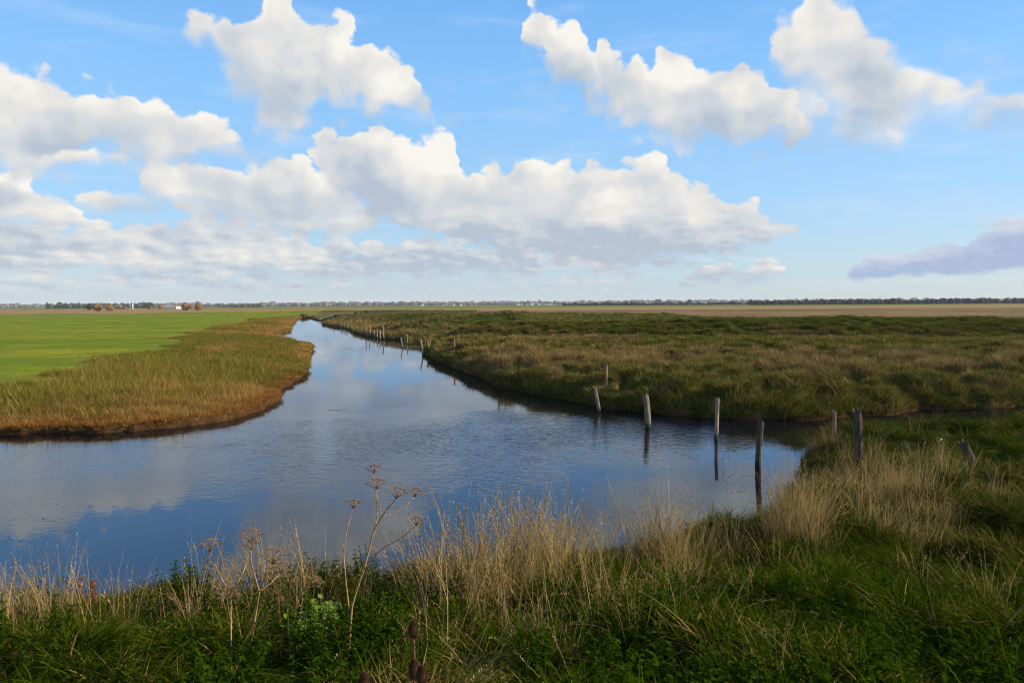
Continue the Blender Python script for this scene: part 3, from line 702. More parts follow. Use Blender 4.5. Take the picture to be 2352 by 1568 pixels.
def grow_straw():
    vs = [tuft('s', 12, .17, 1.0, .6, .12, .35, .0048, M_straw, 300 + i, head=.85, seg=4) for i in range(5)]
    vl = [tuft('s', 9, .14, .8, .5, .6, .9, .0048, M_straw, 320 + i, head=.6, seg=5) for i in range(3)]
    r = np.random.default_rng(12)
    pts = []; sc = []; ti = []; ix = []
    # clumps: place in the photograph (foot of the clump), spread, count, height
    clumps = [(15, 1420, .5, 44, .75), (80, 1430, .35, 22, .7), (110, 1460, .4, 12, .5), (440, 1440, .4, 14, .75), (700, 1440, .4, 12, .8), (230, 1425, .4, 9, .45), (330, 1420, .7, 7, .75), (420, 1405, .6, 12, .8), (480, 1400, .35, 8, .9), (600, 1400, .35, 34, .82),
              (660, 1400, .3, 10, .6), (760, 1400, .4, 9, .8), (850, 1375, .5, 13, .7), (930, 1370, .4, 16, .75), (1010, 1375, .30, 16, .95), (1080, 1385, .42, 38, 1.0), (1150, 1370, .4, 22, .9), (1210, 1345, .32, 40, 1.1),
              (1270, 1340, .35, 22, 1.0), (1340, 1330, .4, 14, .9), (1420, 1330, .35, 14, .75), (1490, 1310, .28, 34, 1.0), (1540, 1310, .3, 14, .8), (1620, 1290, .35, 14, .72), (1700, 1265, .4, 18, .75),
              (1760, 1240, .35, 12, .9), (1840, 1225, .28, 46, 1.05), (1850, 1260, .28, 26, .8), (1950, 1130, .6, 24, .75), (2020, 1150, .7, 28, .8), (2090, 1170, .7, 30, .8), (2150, 1120, .8, 20, .7), (2230, 1130, .8, 18, .7),
              (1960, 1190, .5, 14, .8), (2060, 1230, .6, 18, .75), (2130, 1400, .35, 9, .85), (2200, 1420, .35, 7, .85), (2270, 1430, .3, 5, .8), (1880, 1040, .5, 16, .6), (2000, 1060, .6, 18, .6), (2110, 1070, .8, 16, .6),
              (1500, 1400, .5, 9, .9), (1250, 1460, .5, 8, .75), (1130, 1440, .4, 12, .75), (600, 1500, .3, 7, .6), (980, 1500, .5, 6, .7), (1480, 1500, .4, 8, .7), (1650, 1420, .5, 8, .8), (1780, 1350, .5, 8, .75),
              (1240, 1540, .4, 8, .6), (2300, 1100, .6, 12, .6), (2090, 1260, .45, 46, .55), (2150, 1210, .5, 40, .5), (2040, 1130, .7, 46, .5), (2300, 1150, .7, 30, .45), (1180, 1400, .35, 34, .7), (1560, 1380, .4, 24, .6), (1340, 1420, .35, 16, .6)]
    for (px, py, sp, n, hh) in clumps:
        n = n * 1.1
        if 990 < px < 2200 and py < 1400: hh *= 1.18; n *= 1.45
        # foot on the real slope
        d = ray(px, py)
        tt = np.linspace(2.0, 40, 1500); hx = d.x * tt; hy = d.y * tt; hz = EYE + d.z * tt
        g, _ = land(hx, hy); hit = np.argmax(hz < g); c = (hx[hit], hy[hit])
        n2 = int(n * .62)
        q = np.column_stack([r.normal(c[0], sp * .6, n2), r.normal(c[1], sp * .45, n2)])
        g, z = land(q[:, 0], q[:, 1])
        for (x, y), h, sdd in zip(q, g, z['sd']):
            if sdd < .02: continue
            lying = r.random() < (.20 if n > 20 else .5)
            pts.append((x, y, h - .02)); sc.append(hh * r.uniform(.6, 1.12) * (.95 if not lying else 1)); ti.append(r.random()); ix.append(r.integers(5, 8) if lying else r.integers(0, 5))
    # loose stalks everywhere on the near bank
    x, y, h, z, u = sample(2600, -8, 20, 2.6, 22, 33)
    k = z['N'] & (z['sd'] > .2) & (u < .12 + .7 * (fbm(x, y, .5, 2, 61) > .54))
    for a in np.nonzero(k)[0]:
        pts.append((x[a], y[a], h[a] - .02)); sc.append(r.uniform(.35, .75)); ti.append(r.random()); ix.append(r.integers(5, 8) if r.random() < .7 else r.integers(0, 5))
    scatter('dry_grass', 'tall straw coloured dry grass stalks with seed heads along the near bank', 'dry grass', vs + vl, pts, sc, ti, np.array(ix), seed=13)
    # thin single stalks of the clumps: sparse tall tufts at the water's edge
grow_straw()

def grow_marsh():
    vs = [tuft('m', 40, .17, .34, .5, .5, 1.2, .012, M_marsh, 400 + i, dryshare=.15) for i in range(4)]
    vs += [tuft('m', 18, .20, .52, .5, .3, .6, .010, M_marsh, 420 + i, dryshare=.8) for i in range(2)]
    vf = [tuft('m', 44, .30, .40, .45, .4, .9, .026, M_marsh, 440 + i, dryshare=.15, seg=3) for i in range(3)]
    out = []
    for (n, x0, x1, y0, y1, s, far, base) in ((95000, -8, 38, 14, 42, 21, 0, 1.0), (70000, -22, 62, 38, 72, 22, 1, 1.0), (34000, -50, 75, 66, 150, 23, 1, 1.15)):
        x, y, h, z, u = sample(n, x0, x1, y0, y1, s)
        k = z['R'] & (z['sd'] > -.02) & (h > .02)
        f = fbm(x, y, .55, 3, 71); dry = fbm(x, y, .09, 3, 72); d2 = fbm(x, y, .5, 3, 73)
        depth = (y - 22) / 40.0
        ti = .02 - .008 * (x - 8) + 1.9 * (dry - .5) + .8 * (d2 - .5) + .55 * (z['tid'] - .5) + .35 * np.exp(-((y - 45 + .1 * x) / 12.0) ** 2) - .30 * sstep(.3, 1.2, z['ridge']) - .12 * np.exp(-z['sd'] / 1.5)
        mnd = seg_ridge(x, y, MOUND) > .3
        ti = np.where(mnd, .52 + .9 * (d2 - .45), ti)  # sunlit look of the mound painted in as a drier, tan tint
        if s == 23: ti = ti + .25 * (z['ridge'] < .3)
        k &= u < (.14 + 1.2 * z['tm'] + .3 * f + 1.2 * np.exp(-z['sd'] / .5))
        sc = base * (.38 + .5 * f + .2 * u + .45 * z['tm']) * (1 + .3 * np.exp(-((z['sd'] - .3) / .5) ** 2)) * (1 - .25 * sstep(.5, 1.5, z['ridge']))
        tall = (u * 7.7 % 1 < .16 + .45 * (ti > .45))
        ix = np.where(far, 6 + (u * 997 % 3), np.where(tall, 4 + (u * 997 % 2), u * 991 % 4)).astype(int)
        out.append((P3(x, y, h, k, .03), sc[k], ti[k], ix[k]))
    p, s, ti, ix = join(out)
    scatter('marsh_grass', 'tussocky olive and tan grass of the marsh across the river', 'marsh grass', vs + vf, p, s, ti, ix, seed=24)
grow_marsh()

def grow_left():
    vs = [tuft('l', 40, .15, .46, .5, .3, .8, .009, M_reed, 500 + i, dryshare=.22) for i in range(4)]
    vs += [tuft('l', 50, .20, .24, .5, .5, 1.0, .010, M_rustgrass, 520 + i, dryshare=.5) for i in range(2)]
    vs += [tuft('l', 12, .2, .72, .5, .15, .4, .010, M_reed, 560, dryshare=.5, head=.5)]
    vf = [tuft('l', 40, .30, .42, .45, .35, .7, .028, M_reed, 540 + i, dryshare=.25, seg=3) for i in range(3)]
    out = []
    for (n, x0, x1, y0, y1, s, far, base) in ((52000, -32, -3, 19, 42, 41, 0, 1.0), (36000, -45, -6, 38, 90, 42, 1, 1.0), (22000, -75, -12, 80, 235, 43, 1, 1.5)):
        x, y, h, z, u = sample(n, x0, x1, y0, y1, s)
        k = z['L'] & (z['sd'] > .02) & (z['field'] < .75 - .7 * u)
        f = fbm(x, y, .55, 3, 81); dry = fbm(x, y, .12, 3, 82); d2 = fbm(x, y, .7, 2, 83)
        edge = np.exp(-z['sd'] / 1.6)
        ti = .05 + 1.9 * (dry - .5) + 1.0 * (d2 - .5) + .62 * np.exp(-(z['sd'] / 2.0) ** 2) + .40 * sstep(60, 110, y)
        k &= u < (.25 + .8 * f + .6 * z['tm'])
        short = (z['sd'] < .3 + 2.4 * f * (.1 + u * 1.3))
        sc = base * .84 * (.36 + .6 * f + .25 * u + .40 * z['tm']) * (1 - .35 * sstep(0, 1, z['field']))
        ix = np.where(far, 7 + (u * 997 % 3), np.where(short, 4 + (u * 997 % 2), np.where(u * 37 % 1 < .12, 6, u * 991 % 4))).astype(int)
        out.append((P3(x, y, h, k, .02), sc[k], ti[k], ix[k]))
    p, s, ti, ix = join(out)
    scatter('bank_grass', 'rough green and rust coloured grass on the sunlit left bank', 'bank grass', vs + vf, p, s, ti, ix, seed=44)
grow_left()

# ------------------------------------------------------------------ woods, bushes, buildings on the horizon
def ico(sub):
    bm = bmesh.new(); bmesh.ops.create_icosphere(bm, subdivisions=sub, radius=1)
    v = np.array([tuple(q.co) for q in bm.verts]); f = np.array([[q.index for q in fc.verts] for fc in bm.faces]); bm.free(); return v, f
ICO2 = ico(2); ICO3 = ico(3)
def crowns(items, r, rough=.22, ic=ICO2):
    V = []; Fc = []; n = 0
    for (x, y, z, rx, ry, rz) in items:
        v, f = ic
        k = 1 + rough * r.normal(0, 1, (len(v), 1)).clip(-1.6, 1.6)
        V.append(v * k * (rx, ry, rz) + (x, y, z)); Fc.append(f + n); n += len(v)
    return np.vstack(V), np.vstack(Fc)
def gz(x, y): return float(land(np.array([x]), np.array([y]))[0][0])

def wood(name, label, x0, x1, D, hgt, hv, mat, gap, rows, seed, top=None, kind='stuff'):
    r = np.random.default_rng(seed); it = []
    for row in range(rows):
        Y = D * (1 + .05 * row); px = x0
        while px < x1:
            wpx = gap * r.uniform(.6, 1.5); px += wpx
            p = at_depth(px, 700, Y)
            hh = hgt * (1 - hv * r.random()) * (1 + (.15 if r.random() < .06 else 0))
            hh *= .7 + .6 * float(fbm(np.array([px]), np.array([row * 7.0]), .018, 3, seed))
            w = wpx / F * Y * r.uniform(.55, .95)
            it.append((p.x, Y + r.uniform(-.02, .02) * D, .6 + hh * .42, w, w, hh * .56))
    V, Fc = crowns(it, r)
    o = mesh_obj(name, V, Fc, mat, smooth=False)
    tag(o, label, 'wood', kind=kind); return o
wood('far_wood', 'long band of distant grey brown woodland along the horizon', -500, 2900, 2900, 17, .5, M_wood_far, 8, 4, 1)
wood('far_wood', 'second hazy band of woodland far behind on the horizon', -500, 2900, 4600, 30, .45, M_wood_far, 9, 2, 2)
wood('pine_wood', 'dark green pine wood on the horizon behind the left field', 122, 345, 1500, 13, .3, M_pine, 6, 3, 3)
wood('pine_wood', 'small dark evergreen belt on the horizon over the river end', 505, 590, 1900, 9, .2, M_pine, 5, 2, 4)
wood('dark_wood', 'dark low wood lining the right horizon', 1722, 2900, 1050, 8.6, .35, M_darkwood, 6, 3, 5)
wood('dark_wood', 'thin dark hedge line in front of the distant village and factory', 1290, 1730, 1300, 6.0, .5, M_darkwood, 7, 2, 6)

def bush(px, py_base, wpx, hpx, D, mat, label, group=None, seed=0):
    r = np.random.default_rng(900 + seed); p = at_depth(px, 700, D); g = gz(p.x, p.y); p.z = g
    w = wpx / F * D / 2; h = hpx / F * D
    root = empty('bush', p)
    tag(root, label, 'bush', group)
    # limbs
    V, Fc = tube([(0, 0, -.3), (.05 * w, 0, h * .35), (.1 * w, 0, h * .6)], [.09 * w, .07 * w, .03 * w], 6)
    mesh_obj('trunk', V, Fc, M_trunk, root)
    n = 900
    u = r.normal(0, 1, (n, 3)); u /= np.linalg.norm(u, axis=1)[:, None]; rad = r.uniform(.45, 1, (n, 1)) ** .5
    lob = 1 + .16 * np.sin(u[:, :1] * 5 + seed) + .12 * np.cos(u[:, 1:2] * 6 + seed * 2) + .1 * np.sin(u[:, 2:] * 7)
    c = u * rad * lob * (w, w, h * .52) + (0, 0, h * .52)
    c[:, 2] = np.maximum(c[:, 2], .05 * h)
    s = w * .14; a = r.normal(0, 1, (n, 3)); a /= np.linalg.norm(a, axis=1)[:, None]; b = np.cross(a, u); b /= np.linalg.norm(b, axis=1)[:, None] + 1e-9
    V = np.stack([c - a * s - b * s * .5, c + a * s - b * s * .4, c + a * s * .8 + b * s * .5, c - a * s * .7 + b * s * .6], 1).reshape(-1, 3)
    Fc = np.arange(n * 4).reshape(-1, 4)
    mesh_obj('crown', V, Fc, mat, root, smooth=False)
def tube(pts, rad, n=6, cap=True):
    V = []; Fc = []; pts = [Vector(p) for p in pts]
    for i, p in enumerate(pts):
        d = (pts[min(i + 1, len(pts) - 1)] - pts[max(i - 1, 0)]).normalized()
        a = d.orthogonal().normalized() if i == 0 else (pa - d * pa.dot(d)).normalized()
        pa = a; b = d.cross(a)
        for k in range(n):
            t = 2 * math.pi * k / n; V.append(tuple(p + (a * math.cos(t) + b * math.sin(t)) * rad[i]))
    for i in range(len(pts) - 1):
        for k in range(n):
            Fc.append([i * n + k, i * n + (k + 1) % n, (i + 1) * n + (k + 1) % n, (i + 1) * n + k])
    if cap: Fc.append(list(range(n))[::-1]); Fc.append([(len(pts) - 1) * n + k for k in range(n)])
    return V, Fc
def merge(parts):
    V = []; Fc = []
    for v, f in parts:
        n = len(V); V += [tuple(q) for q in v]; Fc += [[i + n for i in q] for q in f]
    return V, Fc

BG = 'autumn willow bushes beyond the left field'
bush(224, 0, 18, 17, 560, M_willow, 'large orange willow bush, leftmost of the pair near the pine wood', BG, 1)
bush(252, 0, 16, 14, 560, M_willow, 'smaller rounded orange bush just right of the large left one', BG, 2)
bush(242, 0, 9, 12, 640, M_willow, 'little orange bush half hidden between the two left willow bushes', BG, 3)
bush(205, 0, 10, 14, 640, M_darkbush, 'dark brown bush left of the orange willow pair', BG, 4)
bush(345, 0, 10, 9, 640, M_willow, 'low flat orange bush near the twin silo tower', BG, 5)
bush(369, 0, 9, 14, 700, M_willow, 'small orange tree at the left end of the long white shed', BG, 6)
bush(425, 0, 17, 18, 560, M_willow, 'tall orange willow bush right of the long white shed', BG, 7)
bush(438, 0, 10, 12, 660, M_willow, 'pale orange bush squeezed between the two right willow bushes', BG, 8)
bush(455, 0, 16, 17, 560, M_willow, 'rightmost round orange willow bush beyond the green field', BG, 9)
bush(697, 0, 20, 9, 225, M_brownbush, 'dark brown bush where the river bends out of sight', None, 10)
bush(1584, 0, 10, 12, 1800, M_wood_far, 'lone round bare tree beside the distant white factory', None, 11)

M_house = plain_mat('white_render', (.62, .60, .56), (.75, .73, .68), 2, .8)
M_roof = plain_mat('tiled_roof', (.20, .10, .07), (.30, .17, .12), 3, .8)
M_slate = plain_mat('slate_roof', (.09, .10, .12), (.15, .16, .18), 3, .7)
M_shedroof = plain_mat('pale_pink_roof', (.36, .27, .25), (.44, .34, .31), 1, .8)
M_factory = plain_mat('dark_cladding', (.06, .07, .09), (.09, .10, .12), 1, .7)
M_glassdark = plain_mat('dark_window', (.02, .025, .03), (.03, .035, .04), 1, .3)
M_brickred = plain_mat('red_brick', (.26, .11, .07), (.36, .17, .11), 2, .85)
def box(x0, x1, y0, y1, z0, z1):
    v = [(x, y, z) for z in (z0, z1) for x, y in ((x0, y0), (x1, y0), (x1, y1), (x0, y1))]
    return v, [[3, 2, 1, 0], [4, 5, 6, 7], [0, 1, 5, 4], [1, 2, 6, 5], [2, 3, 7, 6], [3, 0, 4, 7]]
def house(name, px, wpx, D, hm, label, cat='house', group=None, wall=M_house, roof=M_roof, rise=.35, yaw=0.0, flat=False, seed=0):
    p = at_depth(px, 700, D); w = wpx / F * D / 2; p.z = .55; dp = w * .8 if not flat else min(w, 12)
    root = empty(name, p); root.rotation_euler.z = yaw; tag(root, label, cat, group)
    v, f = box(-w, w, -dp, dp, 0, hm); mesh_obj('wall', v, f, wall, root, smooth=False)
    if flat:
        v, f = box(-w - .2, w + .2, -dp - .2, dp + .2, hm + .003, hm + .5); mesh_obj('roof', v, f, roof, root, smooth=False)
    else:
        r = hm * rise + min(w, 4) * .25
        V = [(-w - .4, -dp - .4, hm), (w + .4, -dp - .4, hm), (w + .4, dp + .4, hm), (-w - .4, dp + .4, hm), (-w - .4, 0, hm + r), (w + .4, 0, hm + r)]
        Fc = [[0, 1, 5, 4], [2, 3, 4, 5], [0, 4, 3], [1, 2, 5], [3, 2, 1, 0]]
        ro = mesh_obj('roof', V, Fc, roof, root, smooth=False)
        v, f = box(w * .5, w * .5 + .9, -.45, .45, hm + r * .6, hm + r + 1.0); mesh_obj('chimney', v, f, M_brickred, ro, smooth=False)
    nw = max(2, min(9, int(w / 2.2)))
    for k in range(nw):
        cx = -w + (k + .5) * 2 * w / nw
        v, f = box(cx - .5, cx + .5, -dp - .05, -dp + .02, hm * .45, hm * .78); mesh_obj('window', v, f, M_glassdark, root, smooth=False)
    return root
HG = 'houses of the distant village'
for i, (px, w, D, h, lab) in enumerate([
        (969, 5, 2500, 5, 'lone white house on the horizon, leftmost of the village row'),
        (1018, 5, 2600, 4.5, 'white cottage between the lone left house and the bright wide one'),
        (1043, 5, 2650, 4.5, 'low pale house just left of the bright wide white house'),
        (1058, 5.5, 2300, 5, 'bright white wide house nearest in the gap of the wood'),
        (1083, 3.5, 2600, 5, 'yellowish narrow house right of the bright wide house'),
        (1190, 5, 2600, 5, 'first white house of the village group left of the church'),
        (1197, 4, 2650, 5, 'second white house of the village group left of the church'),
        (1211, 5.5, 2650, 4.5, 'long low white house left of the tall gabled house'),
        (1222, 6, 2600, 7, 'tall gabled brownish house just left of the church tower'),
        (1237, 6, 2550, 5, 'white house at the foot of the church tower'),
        (1253, 5, 2500, 4.5, 'first small white house right of the church'),
        (1260, 4.5, 2520, 4.5, 'second small white house right of the church'),
        (1265, 4.5, 2480, 4.5, 'third small white house right of the church'),
        (1271, 4, 2500, 4.5, 'last small white house right of the church')]):
    house('house', px, w, D, h, lab, 'house', HG, yaw=(i % 3 - 1) * .3, roof=M_slate if i % 2 else M_roof)
def church():
    p = at_depth(1239, 700, 2700); p.z = .6; root = empty('church', p); tag(root, 'grey stone church tower rising over the distant village', 'church')
    st = plain_mat('church_stone', (.25, .24, .22), (.36, .34, .31), 1, .9)
    v, f = box(-4, 4, -4, 4, 0, 19); mesh_obj('tower', v, f, st, root, smooth=False)
    V = [(-4.4, -4.4, 19.003), (4.4, -4.4, 19.003), (4.4, 4.4, 19.003), (-4.4, 4.4, 19.003), (0, 0, 23)]
    mesh_obj('spire', V, [[0, 1, 4], [1, 2, 4], [2, 3, 4], [3, 0, 4], [3, 2, 1, 0]], M_slate, root, smooth=False)
    v, f = box(4.003, 24, -5, 5, 0, 9); mesh_obj('nave', v, f, st, root, smooth=False)
    V = [(4.003, -5.4, 9), (24.4, -5.4, 9), (24.4, 5.4, 9), (4.003, 5.4, 9), (4.003, 0, 14), (24.4, 0, 14)]
    mesh_obj('roof', V, [[0, 1, 5, 4], [2, 3, 4, 5], [0, 4, 3], [1, 2, 5], [3, 2, 1, 0]], M_slate, root, smooth=False)
    for z in (14, 8):
        v, f = box(-.8, .8, -4.06, -3.99, z, z + 2.4); mesh_obj('window', v, f, M_glassdark, root, smooth=False)
church()
house('factory', 1512, 11, 2600, 19, 'dark blue grey flat roofed block on the right horizon', 'factory', wall=M_factory, roof=M_slate, flat=True)
house('factory', 1611, 7, 2400, 14, 'white flat roofed factory building on the right horizon', 'factory', roof=M_slate, flat=True)
house('factory', 1620, 6, 2300, 9, 'low white factory wing right of the taller white block', 'factory', roof=M_house, flat=True)
house('factory', 1574, 10, 2300, 7, 'low pale factory shed left of the round bare tree', 'factory', roof=M_house, flat=True)
house('shed', 393, 38, 800, 2.9, 'long white shed with pinkish roof beyond the left field', 'shed', roof=M_shedroof, rise=.1)
house('farmhouse', 272, 12, 1000, 3.5, 'red roofed farmhouse half hidden behind the left bushes', 'farmhouse', wall=M_brickred)
house('farmhouse', 286, 8, 1000, 3.0, 'small red roofed barn next to the twin silo tower', 'farmhouse', wall=M_brickred)
def silo():
    p = at_depth(302, 700, 1000); p.z = .6; root = empty('silo_tower', p); tag(root, 'pale twin tower with two upright cylinders beyond the left field', 'silo tower')
    for s in (-1, 1):
        V, Fc = tube([(s * 1.6, 0, 0), (s * 1.6, 0, 7.6)], [.9, .9], 14); c = mesh_obj('cylinder_tank', V, Fc, M_house, root)
        V, Fc = tube([(s * 1.6, 0, 7.603), (s * 1.6, 0, 8.1)], [.95, .2], 14); mesh_obj('cap', V, Fc, M_slate, c)
    v, f = box(-.68, .68, -.3, .3, 1, 6.6); mesh_obj('bridge', v, f, M_factory, root, smooth=False)
    v, f = box(-2.7, 2.7, -1.6, 1.6, -.3, .9); mesh_obj('base', v, f, M_house, root, smooth=False)
silo()

# ------------------------------------------------------------------ posts
def post_mesh(L, r0, seed, split=.0, square=False, wob=.15, below=.5):
    r = np.random.default_rng(seed); n = 10; rings = 9; V = []
    ph = r.random(n) * .25
    bx, by = r.normal(0, .012, 2)
    for i in range(rings + 1):
        f = i / rings; z = -below + (L + below) * f
        for k in range(n):
            a = 2 * math.pi * k / n
            rad = r0 * (1 + .10 * (1 - f)) * (1 - wob * ph[k] * 3 + .05 * r.normal()) * (1 if not square else .86 / max(abs(math.cos(a)), abs(math.sin(a))) ** .6)
            zz = z + (r.normal(0, .5) * r0 * (.55 + split * 3) if i == rings else 0)
            cx = bx * math.sin(f * 5) * L; cy = by * math.sin(f * 4) * L
            V.append((cx + rad * math.cos(a), cy + rad * math.sin(a), zz))
    Fc = []
    for i in range(rings):
        for k in range(n): Fc.append([i * n + k, i * n + (k + 1) % n, (i + 1) * n + (k + 1) % n, (i + 1) * n + k])
    top = rings * n; V.append((0, 0, L - r0 * .5)); c = len(V) - 1
    for k in range(n): Fc.append([top + k, top + (k + 1) % n, c])
    return V, Fc
def place_post(name, base_px, top_px, z0, r0, mat, label, group=None, seed=0, split=0.0, square=False, cat='post', mesh=None):
    if mesh is None: r0 *= .86
    b = gp(*base_px, z0)
    if z0 > 0:                         # stand it on the real ground along the line of sight
        d = ray(*base_px); tt = np.linspace(max(3, b.y * .6), b.y * 1.5, 1200) / d.y
        g, _ = land(d.x * tt, d.y * tt); hz = EYE + d.z * tt
        i = int(np.argmax(hz < g)) if (hz < g).any() else 600
        b = Vector((d.x * tt[i], d.y * tt[i], float(g[i])))
    tp = at_depth(top_px[0], top_px[1], b.y)
    v = tp - b; L = v.length
    if mesh is None:
        V, Fc = post_mesh(L, r0, seed, split, square)
        o = mesh_obj(name, V, Fc, mat, smooth=False)
    else:
        o = bpy.data.objects.new(name, mesh); COL.objects.link(o); o.scale = (r0 / .05, r0 / .05, L)
    o.location = b; o.rotation_euler = v.to_track_quat('Z', 'Y').to_euler()
    tag(o, label, cat, group); return o, b, tp
PG = 'wooden posts of the old fence along the river'
NEARP = [((1376, 946), (1366, 891), 0, .085, M_wood, 'leaning grey post in the water against the marsh bank', .2, False),
         ((1486, 982), (1485, 906), 0, .115, M_wood, 'thickest split grey post standing in the river', .35, False),
         ((1644, 1008), (1649, 914), 0, .068, M_wood_pale, 'slim pale straight post standing in the river', 0, False),
         ((1743, 1072), (1746, 966), 0, .078, M_wood_dark, 'tall dark post in the near water with barbed wire hanging on it', .1, False),
         ((1917, 1015), (1915, 944), .3, .062, M_wood_orange, 'slim brown post at the tip of the near grassy bank', 0, False),
         ((1974, 1062), (1968, 941), .4, .115, M_wood_dark, 'stout crooked dark post on the near bank', .3, True),
         ((2236, 1072), (2210, 1012), .5, .115, M_wood_dark, 'broad squared post leaning left in the rough grass', .1, True),
         ((1393, 890), (1392, 839), .7, .075, M_wood_orange, 'brown post standing in the marsh grass behind the leaning river post', 0, False),
         ((1146, 832), (1145, 800), .7, .055, M_wood, 'thin grey post half sunk in the marsh tussocks', 0, False),
         ((1044, 807), (1043, 777), .7, .075, M_wood_orange, 'brown post in the marsh near the point of the right bank', 0, False),
         ((972, 814), (966, 779), 0, .085, M_wood_pale, 'leaning pale post in the water off the point of the right bank', 0, False),
         ((988, 809), (982, 786), .4, .10, M_wood_orange, 'short rust brown post on the very point of the right bank', .3, False),
         ((988, 797), (988, 779), .1, .055, M_wood_pale, 'thin pale post behind the rust brown one by the mud spit', 0, False),
         ((926, 799), (920, 774), 0, .07, M_wood_pale, 'thin leaning post alone in the water, left one of two', 0, False),
         ((935, 790), (936, 766), 0, .06, M_wood_pale, 'upright thin post alone in the water, right one of two', 0, False)]
posts = {}
for i, (b, t_, z0, r0, mt, lab, sp, sq) in enumerate(NEARP):
    posts[i] = place_post('post', b, t_, z0, r0, mt, lab, PG, 60 + i, sp, sq)
pm = []
for s in range(3):
    V, Fc = post_mesh(1.0, .05, 80 + s); V = [(x, y, max(z, -.35)) for x, y, z in V]
    o = mesh_obj('tmp', V, Fc, M_wood_pale, smooth=False, link=False); pm.append(o.data)
def q8(x, y): return (631.6 + x * .1709, 706.3 + y * .1709)
MIDP = [(1447, 230, 1465, 430, 'tall crooked pale post, nearest of the long river fence row'), (1410, 315, 1414, 435, 'short straight post just left of the tall crooked one'),
        (1373, 300, 1378, 415, 'second short post left of the tall crooked one'), (1330, 298, 1330, 400, 'upright pale post midway between the two tall bent posts'),
        (1268, 225, 1283, 390, 'tall bent post in the fence row, right of the brown topped one'), (1217, 180, 1230, 375, 'tallest post of the fence row with a brown top'),
        (1163, 258, 1180, 350, 'short leaning post left of the tallest one'), (1097, 247, 1135, 335, 'strongly slanting post at the foot of the grassy dyke')]
for i, (x0, y0, x1, y1, lab) in enumerate(MIDP):
    place_post('post', q8(x1, y1), q8(x0, y0), 0, .075, None, lab, PG, mesh=pm[i % 3])
FARP = [(1023, 235, 1040, 300), (980, 212, 988, 290), (953, 210, 963, 290), (931, 190, 937, 275), (905, 203, 910, 275), (882, 200, 886, 270), (850, 190, 852, 250), (832, 195, 832, 242),
        (813, 182, 815, 240), (789, 130, 793, 238), (738, 165, 743, 210), (705, 155, 708, 207), (625, 135, 632, 182), (617, 130, 624, 180), (605, 128, 610, 178), (590, 130, 592, 176), (574, 108, 578, 170),
        (555, 120, 556, 152), (540, 115, 541, 146), (525, 112, 526, 138), (508, 103, 509, 130), (486, 90, 487, 114), (470, 98, 471, 112), (458, 95, 459, 110), (447, 93, 448, 107), (1005, 180, 1006, 232), (1065, 210, 1066, 262),
        (668, 122, 668, 152), (640, 122, 640, 154)]
for i, (x0, y0, x1, y1) in enumerate(FARP):
    place_post('post', q8(x1, y1), q8(x0, y0), 0 if i < 25 else .5, .075, None, 'small pale post in the far dwindling part of the river fence', 'far posts of the river fence', mesh=pm[i % 3])
for i, (x, yb, yt, tx, lab) in enumerate([(53, 733, 725, -2, 'leaning pale post in the green field, leftmost'), (130, 732, 727, 0, 'tiny pale post in the green field below the pine wood'), (202, 732, 725, 0, 'small post by the tan tuft in the green field below the willow pair'),
                                    (333, 728, 722, 0, 'small pale post in the green field below the low flat bush'), (455, 727, 721, 0, 'small pale post in the green field below the rightmost willow bush'), (522, 727, 722, 0, 'small pale post at the far right of the green field')]):
    place_post('post', (x, yb), (x + tx, yt), .62, .075, None, lab, 'posts standing in the green field', mesh=pm[i % 3])
for i in range(46):
    x = 80 + i * 8.6 + random.uniform(-2, 2)
    p = at_depth(x, 700, 455 + (i % 5) * 3); g = gz(p.x, p.y)
    o = bpy.data.objects.new('fence_post', pm[i % 3]); COL.objects.link(o); o.location = (p.x, p.y, g); o.scale = (1.9, 1.9, 1.2)
    tag(o, 'tiny pale fence post in the long row beyond the green field', 'fence post', 'fence posts beyond the green field')

# barbed wire on the near posts
def wire(name, pts, label, r=.0024, barb=.12):
    P = [Vector(p) for p in pts]; Q = []
    for i in range(len(P) - 1):                 # Catmull-Rom
        p0, p1, p2, p3 = P[max(i - 1, 0)], P[i], P[i + 1], P[min(i + 2, len(P) - 1)]
        for k in range(10):
            t = k / 10; Q.append(.5 * ((2 * p1) + (p2 - p0) * t + (2 * p0 - 5 * p1 + 4 * p2 - p3) * t * t + (3 * p1 - p0 - 3 * p2 + p3) * t ** 3))
    Q.append(P[-1])
    parts = [tube(Q, [r] * len(Q), 5)]
    acc = 0; rr = random.Random(len(pts))
    for a, b in zip(Q[:-1], Q[1:]):
        acc += (b - a).length
        if acc > barb:
            acc = 0; d = Vector((rr.gauss(0, 1), rr.gauss(0, 1), rr.gauss(0, 1))).normalized() * .02
            parts.append(tube([a - d, a + d], [r * .7, r * .3], 4))
            d = d.cross(b - a).normalized() * .02; parts.append(tube([a - d, a + d], [r * .7, r * .3], 4))
    V, Fc = merge(parts); o = mesh_obj(name, V, Fc, M_rust); tag(o, label, 'wire'); return o
b3, t3 = posts[3][1], posts[3][2]; Y3 = b3.y
b4, t4 = posts[4][1], posts[4][2]; b5, t5 = posts[5][1], posts[5][2]
def wp(px, py, Y): return at_depth(px, py, Y)
def wz(px, py): v = gp(px, py, .012); return v
wire('barbed_wire', [wp(1748, 1010, Y3), wp(1790, 1017, Y3 * .99), wp(1840, 1031, Y3 * .97), wp(1900, 1050, Y3 * .95)], 'sagging barbed wire running right from the dark post over the blue water')
wire('barbed_wire', [wp(1800, 996, b4.y), wp(1860, 1004, b4.y), wp(1917, 1006, b4.y), wp(1972, 1008, (b4.y + b5.y) / 2)], 'upper barbed wire strand tied to the slim brown post')
